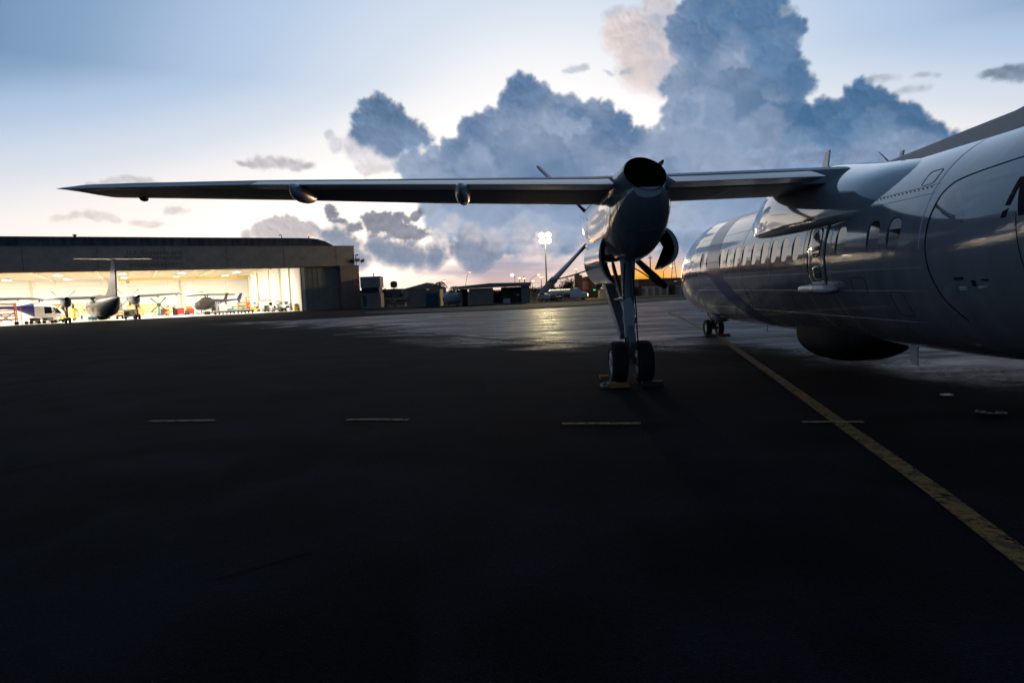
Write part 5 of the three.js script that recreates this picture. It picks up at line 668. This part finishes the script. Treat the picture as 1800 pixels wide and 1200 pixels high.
  // street lamps [x, z, height, arm reach, lit bulb size, power]
  const lamps = [[-5.5, -80, 2.42, 0.55, 'street lamp leaning right over the open-bay building', 3.92], [-11.05, -108, 3.4, 0.1, 'glowing orange lamp in front of the tall palm', 3.4], [0.75, -90, 3.35, -0.35, 'brightest orange street lamp above the open-bay roof', 3.55], [1.55, -100, 3.3, 0, 'orange street lamp just right of the brightest one', 3.3], [2.55, -110, 3.35, 0, 'faint orange street lamp in the middle of the cluster', 3.4], [2.7, -84, 2.7, 1.15, 'dark-armed orange street lamp reaching right, left of the floodlight mast', 3.33], [4.2, -120, 3.0, 0.2, 'small orange street lamp low beside the floodlight mast', 3.0], [5.2, -105, 3.4, 0, 'orange street lamp behind the floodlight mast', 3.4], [3.1, -130, 3.7, -0.2, 'far orange street lamp on a pale pole', 3.8], [11.7, -112, 4.6, 0, 'orange street lamp above the square grey tower', 4.7], [26.5, -110, 3.6, 1.3, 'orange street lamp with a long arm against the sunset', 4.5], [-30.5, -115, 3.6, 0.2, 'small orange lamp right of the water tower', 3.7], [14.4, -100, 1.8, 0, 'low orange lamp between the gear legs', 2.0], [6.6, -118, 2.1, 0, 'low yellow lamp in front of the dark tree', 2.2], [19.5, -200, 4.6, 0, 'tiny twin-headed lamp standing in the sunset glow', 4.7]];
  lamps.forEach(([x, z, h, arm, label, top], i) => { const g = thing('street_lamp', label, 'street lamp', [x, 0, z]); const k = -z / 90; part(g, 'lamp_pole', cyl(0.035 * k, 0.06 * k, h, 0, h / 2, 0, 0, 0, 0, 8), M.darkgrey); part(g, 'lamp_arm', arm ? tube([[0, h, 0], [arm * 0.5, mix(h, top, 0.75), 0], [arm, top, 0]], 0.03 * k, 8) : cyl(0.03 * k, 0.03 * k, 0.15 + top - h, 0, (h + top) / 2, 0), M.darkgrey); part(g, 'lamp_hood', cyl(0.10 * k, 0.2 * k, 0.1 * k, arm, top + 0.12 * k, 0), M.darkgrey); bulb(g, [1, 0.52, 0.2], [2, 5, 9, 6, 4, 6, 5, 5, 4, 4, 4, 3, 6, 4, 1][i], [arm, top, 0], (i === 2 ? 0.24 : 0.17) * k, 0xff9a45, i < 11 ? 22 : 8); });
  // palms
  const pr = rng(12);
  const palm = (label, x, z, h, r, n, lean) => { const g = thing('palm_tree', label, 'palm tree', [x, 0, z]); part(g, 'trunk', tube([[0, 0, 0], [lean * 0.4, h * 0.5, 0], [lean, h, 0]], 0.055 * r * 1.6, 14, 8), M.bark); for (let k = 0; k < n; k++) { const a = k / n * 6.283 + pr() * 0.4, up = 0.1 + pr() * 0.75, L = r * (0.8 + 0.35 * pr()), geo = [], P = (t) => V(lean + Math.cos(a) * L * t, h + L * (up * t - (up + 0.75) * t * t * 0.95), Math.sin(a) * L * t); for (let j = 1; j < 12; j++) { const p = P(j / 12), q = P((j + 1) / 12), d = q.clone().sub(p); for (const sd of [-1, 1]) { const side = V(-Math.sin(a) * sd, -0.55, Math.cos(a) * sd).multiplyScalar(L * 0.26 * Math.sin(Math.PI * (j / 12) * 0.92 + 0.15)); const e = new THREE.BufferGeometry(); e.setAttribute('position', new THREE.BufferAttribute(new Float32Array([...p.toArray(), ...p.clone().addScaledVector(d, 0.55).toArray(), ...p.clone().addScaledVector(d, 0.9).add(side).toArray()]), 3)); e.computeVertexNormals(); geo.push(e); } } part(g, 'frond', geo, pr() > 0.75 ? M.leafdry : M.leaf); } };
  palm('tallest palm behind the teal-door shed, lit orange by a lamp', -11.9, -108, 3.2, 1.5, 20, 0.1); palm('short palm left of the pair behind the white tank', -9.2, -104, 2.35, 1.15, 16, 0.05); palm('short palm right of the pair behind the white tank', -8.1, -100, 2.3, 1.0, 16, -0.05); palm('small orange-lit palm beside the distant warehouse', -28.3, -110, 2.2, 1.25, 18, 0);
  // bushes and trees
  const br = rng(33);
  const leaves = (R, n, size, mat) => { const pos = []; for (let i = 0; i < n; i++) { const a = br() * 6.283, b = Math.acos(2 * br() - 1), q = Math.pow(br(), 0.45) * (0.75 + 0.35 * Math.sin(a * 3 + b * 4)), c = V(R[0] * q * Math.sin(b) * Math.cos(a), R[1] + R[2] * q * Math.cos(b), R[0] * q * Math.sin(b) * Math.sin(a)); for (let k = 0; k < 3; k++) pos.push(c.x + (br() - 0.5) * size * 2, c.y + (br() - 0.5) * size * 2, c.z + (br() - 0.5) * size * 2); } const g = new THREE.BufferGeometry(); g.setAttribute('position', new THREE.BufferAttribute(new Float32Array(pos), 3)); g.computeVertexNormals(); return g; };
  const tree = (label, x, z, r, h, th, mat, n = 900) => { const g = thing('tree', label, 'tree', [x, 0, z]); part(g, 'trunk', [rod([0, 0, 0], [0.05, h * 0.6, 0], 0.07 * r + 0.03, 0.04), rod([0.03, h * 0.4, 0], [r * 0.5, h, 0.1], 0.04), rod([0.03, h * 0.45, 0], [-r * 0.5, h * 0.95, -0.1], 0.04)], M.bark); part(g, 'crown', leaves([r, h, th], n, 0.13, mat), mat); };
  tree('dark rounded tree behind the tanker truck', 9.2, -100, 1.7, 1.9, 1.2, M.leaf, 1600); tree('small dark tree left of the square grey tower', 6.9, -108, 1.3, 1.2, 1.0, M.leafdry, 900); tree('small dark tree against the right side of the service building', -20.0, -100, 0.85, 1.9, 0.9, M.leaf, 800); tree('orange-lit bush beside the far warehouse', -27.3, -105, 0.8, 1.2, 0.7, M.leafdry, 700);
  const hg = []; for (let i = 0; i < 42; i++) hg.push(leaves([0.5 + 0.5 * br(), 0.35 + 0.25 * br(), 0.45 + 0.25 * br()], 150, 0.11).translate(-20 + (i % 14) * 0.72 + br() * 0.5, 0, -84 - Math.floor(i / 14) * 3)); tag(raw(scene, 'hedge', merge(hg), M.leaf), null, null, null, 'stuff');
  const tl = []; for (let i = 0; i < 150; i++) { const x = -150 + i * 2.3 + br() * 2, d = 190 + br() * 60; tl.push(leaves([1.8 + 1.6 * br(), 0.9 + 0.7 * br(), 0.9 + 0.7 * br()], 90, 0.42).translate(x, 0, -d)); } tag(raw(scene, 'far_tree_line', merge(tl), M.leaf), null, null, null, 'stuff');
  // tank truck, trailers
  const tk = thing('tank_truck', 'white tank truck with its headlights on, facing right', 'truck', [6.9, 0, -76.5], -0.12, undefined, 0.62);
  part(tk, 'tank', loft(sections([[-4.2, 0.3, 0.25], [-4.0, 0.85, 0.5], [-3.6, 1.0, 0.58], [0.6, 1.0, 0.58], [1.0, 0.85, 0.5], [1.15, 0.3, 0.25]], (z, w, r) => ring(z, 0, 1.6, w, r, r, 2.6, 28), 3)).rotateY(Math.PI / 2).rotateY(0).scale(1, 1, 1), M.white); part(tk, 'chassis', box(6.6, 0.22, 0.9, 0.0, 0.72, 0), M.black);
  const cab = part(tk, 'cab', place(prism([[-0.9, 0.5], [2.35, 0.5], [2.4, 1.15], [2.2, 1.3], [1.35, 1.42], [0.75, 2.15], [-0.75, 2.2], [-0.9, 2.0]], 1.8, 0.06), 1.6 - 0.2, 0, -0.9), M.white); for (const z of [-0.94, 0.94]) part(cab, 'side_window', place(prism([[0.0, 1.4], [1.05, 1.4], [0.6, 2.0], [0, 2.0]], 0.03), 1.5, 0, z - 0.015), M.glass); part(cab, 'windscreen', box(0.04, 0.85, 1.5, 2.53, 1.8, 0, 0, 0, 0.72), M.glass);
  part(tk, 'grille', box(0.05, 0.42, 1.0, 3.85, 0.88, 0), M.blue); part(tk, 'bumper', rbox(0.2, 0.26, 1.9, 0.05, 3.8, 0.5, 0), M.grey); for (const z of [-0.72, 0.72]) { part(tk, 'headlight', ball(0.15, 3.86, 0.95, z, 0.5, 1, 1, 12), glow(1, 0.62, 0.25, 7)); const l = new THREE.PointLight(0xffb060, 5); l.name = 'headlight_lamp'; l.position.set(4.0, 0.95, z); l.castShadow = true; l.shadow.radius = 6; tk.add(l); } for (const x of [-2.9, -1.9, 2.9]) for (const z of [-0.8, 0.8]) part(tk, 'wheel', place(tyre(0.45, 0.28), x, 0.45, z, 0, Math.PI / 2), M.rubber); part(tk, 'hose_rack', [box(1.6, 0.35, 0.2, -0.5, 0.85, 0.95)], M.darkgrey);
  const bow = (label, x, z, m, domed) => { const g = thing('tank_trailer', label, 'trailer', [x, 0, z], 0.05); part(g, 'tank', domed ? lathe([[0, 0.28], [0.62, 0.28], [0.65, 0.34], [0.65, 0.72], [0.55, 0.86], [0.3, 0.97], [0, 1.0]], 26) : rbox(0.75, 0.52, 0.8, 0.06, 0, 0.56, 0), m); part(g, 'frame', [box(1.35, 0.08, 0.8, 0, 0.25, 0)], M.black); for (const q of [-0.3, 0.3]) part(g, 'wheel', place(tyre(0.2, 0.14), q, 0.2, 0.42, 0, Math.PI / 2), M.rubber); part(g, 'drawbar', rod([-0.65, 0.25, 0], [-1.15, 0.2, 0], 0.04), M.black); };
  bow('small trailer with a domed white tank right of the open-bay building', 3.75, -72.5, std([0.5, 0.5, 0.48], 0.5), true); bow('small grey box-tank trailer beside the domed one', 4.85, -72.7, M.grey, false);
  const pu = thing('pump_skid', 'dark pump unit on the ground before the tank truck', 'pump', [5.75, 0, -73.2]); part(pu, 'skid', box(1.2, 0.1, 0.7, 0, 0.05, 0), M.black); part(pu, 'motor', [cyl(0.2, 0.2, 0.6, -0.15, 0.35, 0, 0, 0, Math.PI / 2)], M.darkgrey); part(pu, 'standpipe', [cyl(0.04, 0.04, 0.7, 0.3, 0.42, 0.1)], M.lightgrey); part(pu, 'valve', [cyl(0.12, 0.12, 0.04, 0.3, 0.7, 0.14, Math.PI / 2)], M.lightgrey);
  // sheds and fences on the right
  const sk = thing('garden_shed', 'small pale gabled shed at the right end of the dark fence', 'shed', [12.05, 0, -83]); part(sk, 'wall', box(1.05, 1.05, 1.6, 0, 0.525, 0), M.trim); part(sk, 'roof', place(prism([[-0.6, 0], [0.6, 0], [0, 0.32]], 1.8), 0, 1.05, -0.9), M.lightgrey); part(sk, 'door', box(0.4, 0.85, 0.04, 0, 0.43, 0.81), M.grey);
  const pt = thing('portable_toilet', 'pale blue portable cabin beside the small gabled shed', 'cabin', [13.0, 0, -82.5]); part(pt, 'cabin', rbox(0.7, 1.15, 0.7, 0.03, 0, 0.6, 0), std([0.12, 0.2, 0.28], 0.5)); part(pt, 'roof', rbox(0.76, 0.16, 0.76, 0.06, 0, 1.25, 0), M.white); part(pt, 'door', box(0.5, 0.95, 0.03, 0, 0.58, 0.36), std([0.14, 0.23, 0.32], 0.5));
  const sg = thing('traffic_signal', 'tiny green signal light over the dark fence', 'signal', [11.1, 0, -84]); part(sg, 'signal_post', cyl(0.03, 0.03, 1.0, 0, 0.5, 0), M.black); part(sg, 'signal_lamp', rbox(0.28, 0.12, 0.08, 0.03, 0, 1.05, 0), glow(0.05, 0.9, 0.35, 1.5));
  const df = thing('board_fence', 'dark solid board fence right of the tank truck', 'fence', [0, 0, -84.5]); for (let i = 0; i < 5; i++) part(df, 'fence_board', box(0.56, 0.95, 0.05, 9.0 + i * 0.58, 0.55, 0.02 * (i % 2)), M.darkfence); for (let i = 0; i < 3; i++) part(df, 'fence_post', box(0.09, 1.05, 0.09, 8.75 + i * 1.3, 0.52, -0.06), M.darkfence);
  const pf = thing('panel_fence', 'long grey panel fence along the grass behind the wheels', 'fence', [0, 0, -82.6]); for (let i = 0; i < 26; i++) part(pf, 'fence_panel', box(0.88, 1.2 + 0.03 * ((i * 7) % 3), 0.05, 13.9 + i * 0.92, 0.62, -i * 0.16), i % 5 === 3 ? M.darkfence : M.fence); for (let i = 0; i < 13; i++) part(pf, 'fence_post', box(0.1, 1.3, 0.12, 13.45 + i * 1.84, 0.65, -i * 0.32 - 0.05), M.darkgrey);
  // lattice tower
  const lt = thing('lattice_tower', 'thin steel lattice tower rising behind the engine nacelle', 'tower', [14.0, 0, -100]); const HT = 7.6; for (const [x, z] of [[-0.62, -0.5], [0.62, -0.5], [-0.62, 0.5], [0.62, 0.5]]) part(lt, 'tower_leg', rod([x * 1.3, 0, z * 1.3], [x * 0.85, HT, z * 0.85], 0.05), M.darkmetal); const br2 = []; for (let k = 0; k < 8; k++) { const y = k * 0.95, w0 = 0.8 - k * 0.035, w1 = 0.8 - (k + 1) * 0.035; part(lt, 'cross_brace', [rod([-w0, y, 0.55], [w1, y + 0.95, 0.55], 0.025), rod([w0, y, 0.55], [-w1, y + 0.95, 0.55], 0.025)].slice(0, 2), M.darkmetal); part(lt, 'ring_beam', box(w1 * 2, 0.05, 1.0, 0, y + 0.95, 0), M.darkmetal); } part(lt, 'antenna_arm', [box(1.6, 0.05, 0.05, -0.3, 6.4, 0.5)], M.darkmetal);
  // utility poles and wires
  const up = (label, x, z, h, arm) => { const g = thing('utility_pole', label, 'utility pole', [x, 0, z]); part(g, 'pole', cyl(0.06, 0.11, h, 0, h / 2, 0, 0, 0, 0, 10), M.bark); part(g, 'crossarm', box(arm, 0.08, 0.08, 0, h - 0.35, 0), M.bark); for (const q of [-0.45, 0.45]) part(g, 'insulator', cyl(0.03, 0.04, 0.12, q * arm, h - 0.25, 0), M.lightgrey); };
  up('wooden utility pole standing between the gear and the fuselage nose', 18.75, -85, 5.3, 0.5); up('thin utility pole on the grass left of the fuselage nose', 17.2, -96, 2.4, 0.3);
  const mast = thing('radio_mast', 'slender lattice mast beside the aircraft nose', 'mast', [38.6, 0, -150]); for (const s2 of [-1, 1]) part(mast, 'mast_leg', rod([s2 * 0.9, 0, 0], [s2 * 0.1, 7.3, 0], 0.07), M.darkmetal); part(mast, 'mast_bracing', [1, 2, 3, 4, 5, 6].map((k) => box(1.8 - k * 0.23, 0.06, 0.06, 0, k, 0)), M.darkmetal).userData.kind = 'stuff';
  const wire = (pts, r = 0.016) => tag(raw(scene, 'overhead_wire', merge(tube(pts, r, 30, 5)), M.black), null, null, null, null);
  [[[[8.2, 2.45, -86], [13, 2.15, -86], [18.75, 2.4, -85]], 'lowest overhead wire running left from the utility pole'], [[[-2, 2.5, -92], [8, 2.3, -90], [18.75, 2.55, -85]], 'upper overhead wire running left from the utility pole'], [[[18.75, 2.5, -85], [24, 2.0, -87], [34, 2.1, -90]], 'overhead wire running right from the utility pole']].forEach(([p, l]) => tag(wire(p), l, 'wire'));
  // roadside clutter left of the shed
  const cf = thing('traffic_cone', 'small pale post-shaped cone beside the shed wall', 'cone', [-12.2, 0, -74.5]); part(cf, 'cone_body', lathe([[0.16, 0.03], [0.05, 0.55], [0, 0.56]], 16), M.offwhite); part(cf, 'cone_base', box(0.4, 0.04, 0.4, 0, 0.02, 0), M.black);
  const dz = thing('dark_sedan', 'dark parked car half hidden by the hedge beside the service building', 'car', [-13.6, 0, -80], 0.2, undefined, 0.62); part(dz, 'car_body', place(prism([[-2.2, 0.35], [2.2, 0.35], [2.25, 0.8], [1.2, 0.95], [0.6, 1.4], [-1.0, 1.42], [-1.6, 0.98], [-2.2, 0.9]], 1.7, 0.05), 0, 0, -0.85), M.darkgrey); part(dz, 'side_window', place(prism([[-1.3, 0.95], [0.9, 0.95], [0.5, 1.32], [-0.95, 1.34]], 0.03), 0, 0, 0.88), M.glass); for (const x of [-1.4, 1.4]) part(dz, 'wheel', place(tyre(0.33, 0.2), x, 0.33, 0.75, 0, Math.PI / 2), M.rubber); part(dz, 'tail_light', box(0.05, 0.12, 0.3, 2.28, 0.7, 0.5), M.red);
}


// ---------------------------------------------------------------- chocks, straps, lettering on the near aircraft
{
  const wx = 5.795, wz = -10.10;
  raw(plane, 'registration_number', letters('N802', 0.355, (x, y) => skinAt(4.14 + x, 2.03 + y, -1, 0.004), 0.28, 0.05), M.navy);
  const chock = (label, x, z, turn, mat, w = 0.32, s = 1) => { const g = thing('wheel_chock', label, 'wheel chock', [x, 0, z], turn, undefined, s); part(g, 'wedge', place(prism([[-0.075, 0], [0.075, 0], [0.025, 0.055], [-0.025, 0.055]], w, 0.008).rotateY(Math.PI / 2), -w / 2, 0.008, 0), mat); part(g, 'eye_bolt', place(new THREE.TorusGeometry(0.022, 0.006, 6, 14), -w / 2 - 0.015, 0.05, 0, 0, Math.PI / 2), M.steel); return g; };
  chock('orange chock behind the left tyre of the near main gear', wx - 4.19, wz + 0.42, 0.03, M.chock, 0.30); chock('orange chock in front of the left tyre of the near main gear', wx - 4.16, wz - 0.42, 0, M.chock, 0.36); chock('dark chock behind the right tyre of the near main gear', wx - 3.66, wz + 0.41, -0.05, M.black, 0.3);
  chock('red chock behind the left nose wheel', wx - 0.18, wz - 8.12 + 0.30, 0.1, M.chockRed, 0.3); chock('red chock behind the right nose wheel', wx + 0.2, wz - 8.12 + 0.31, -0.05, M.chockRed, 0.3);
  const ch = (label, pts, n) => { const g = thing('chock_chain', label, 'chain', [0, 0, 0]), c = new THREE.CatmullRomCurve3(pts.map((p) => V(...p))); for (let i = 0; i < n; i++) { const p = c.getPointAt((i + 0.5) / n), t = c.getTangentAt((i + 0.5) / n), m = new THREE.TorusGeometry(0.02, 0.0055, 5, 12).scale(1.35, 1, 1); m.applyMatrix4(new THREE.Matrix4().makeRotationFromEuler(new THREE.Euler(i % 2 ? 1.2 : 0.2, 0, 0))); m.applyQuaternion(new THREE.Quaternion().setFromUnitVectors(V(1, 0, 0), t)); part(g, 'chain_link', m.translate(p.x, p.y, p.z), M.steel); } };
  ch('loose steel chain heaped left of the orange chock', [[1.63, 0.05, -9.70], [1.55, 0.03, -9.66], [1.47, 0.05, -9.73], [1.50, 0.07, -9.82], [1.40, 0.05, -9.78], [1.34, 0.025, -9.70], [1.40, 0.03, -9.62], [1.50, 0.04, -9.74], [1.60, 0.05, -9.9]], 28);
  ch('dark chain lying left of the nose wheel chock', [[5.45, 0.04, -17.9], [5.25, 0.02, -17.8], [5.05, 0.025, -17.85], [4.8, 0.02, -17.7], [4.55, 0.02, -17.75]], 26);
  // cover on the lower left blade tip and the tie-down straps
  { const R2 = [], an = Math.PI * 1.25; for (const [r, c, t] of [[1.52, 0.35, 0.06], [1.7, 0.35, 0.065], [1.86, 0.31, 0.06], [1.96, 0.22, 0.055], [2.0, 0.06, 0.03]]) { const o = []; for (let j = 0; j < 18; j++) { const q = j / 18 * 2 * Math.PI, u = c / 2 * Math.cos(q), v = t / 2 * Math.sin(q), tw = 1.16, zz = u * Math.sin(tw) + v * Math.cos(tw), tt = u * Math.cos(tw) - v * Math.sin(tw); o.push([-3.72 + r * Math.cos(an) - tt * Math.sin(an), 2.83 + r * Math.sin(an) + tt * Math.cos(an), -4.0 + zz]); } R2.push(o); } const m = raw(scene, 'blade_boot', loft(R2), M.boot); m.position.copy(plane.position); tag(m, 'tan cover pulled over the lower left propeller blade tip', 'blade cover'); }
  const strap = (pts, label) => { const m = raw(scene, 'tie_down_strap', merge(tube(pts, 0.014, 24, 6)), M.strap); m.position.copy(plane.position); tag(m, label, 'strap'); };
  strap([[-4.93, 1.70, -3.95], [-4.5, 1.80, -2.6], [-4.06, 1.95, -1.2]], 'dark strap from the covered blade tip to the left gear door'); strap([[-4.0, 2.05, -1.0], [-3.2, 1.78, -2.4], [-2.5, 1.50, -4.0]], 'dark strap from the gear bay to the lower right blade');
}

renderer.render(scene, camera);
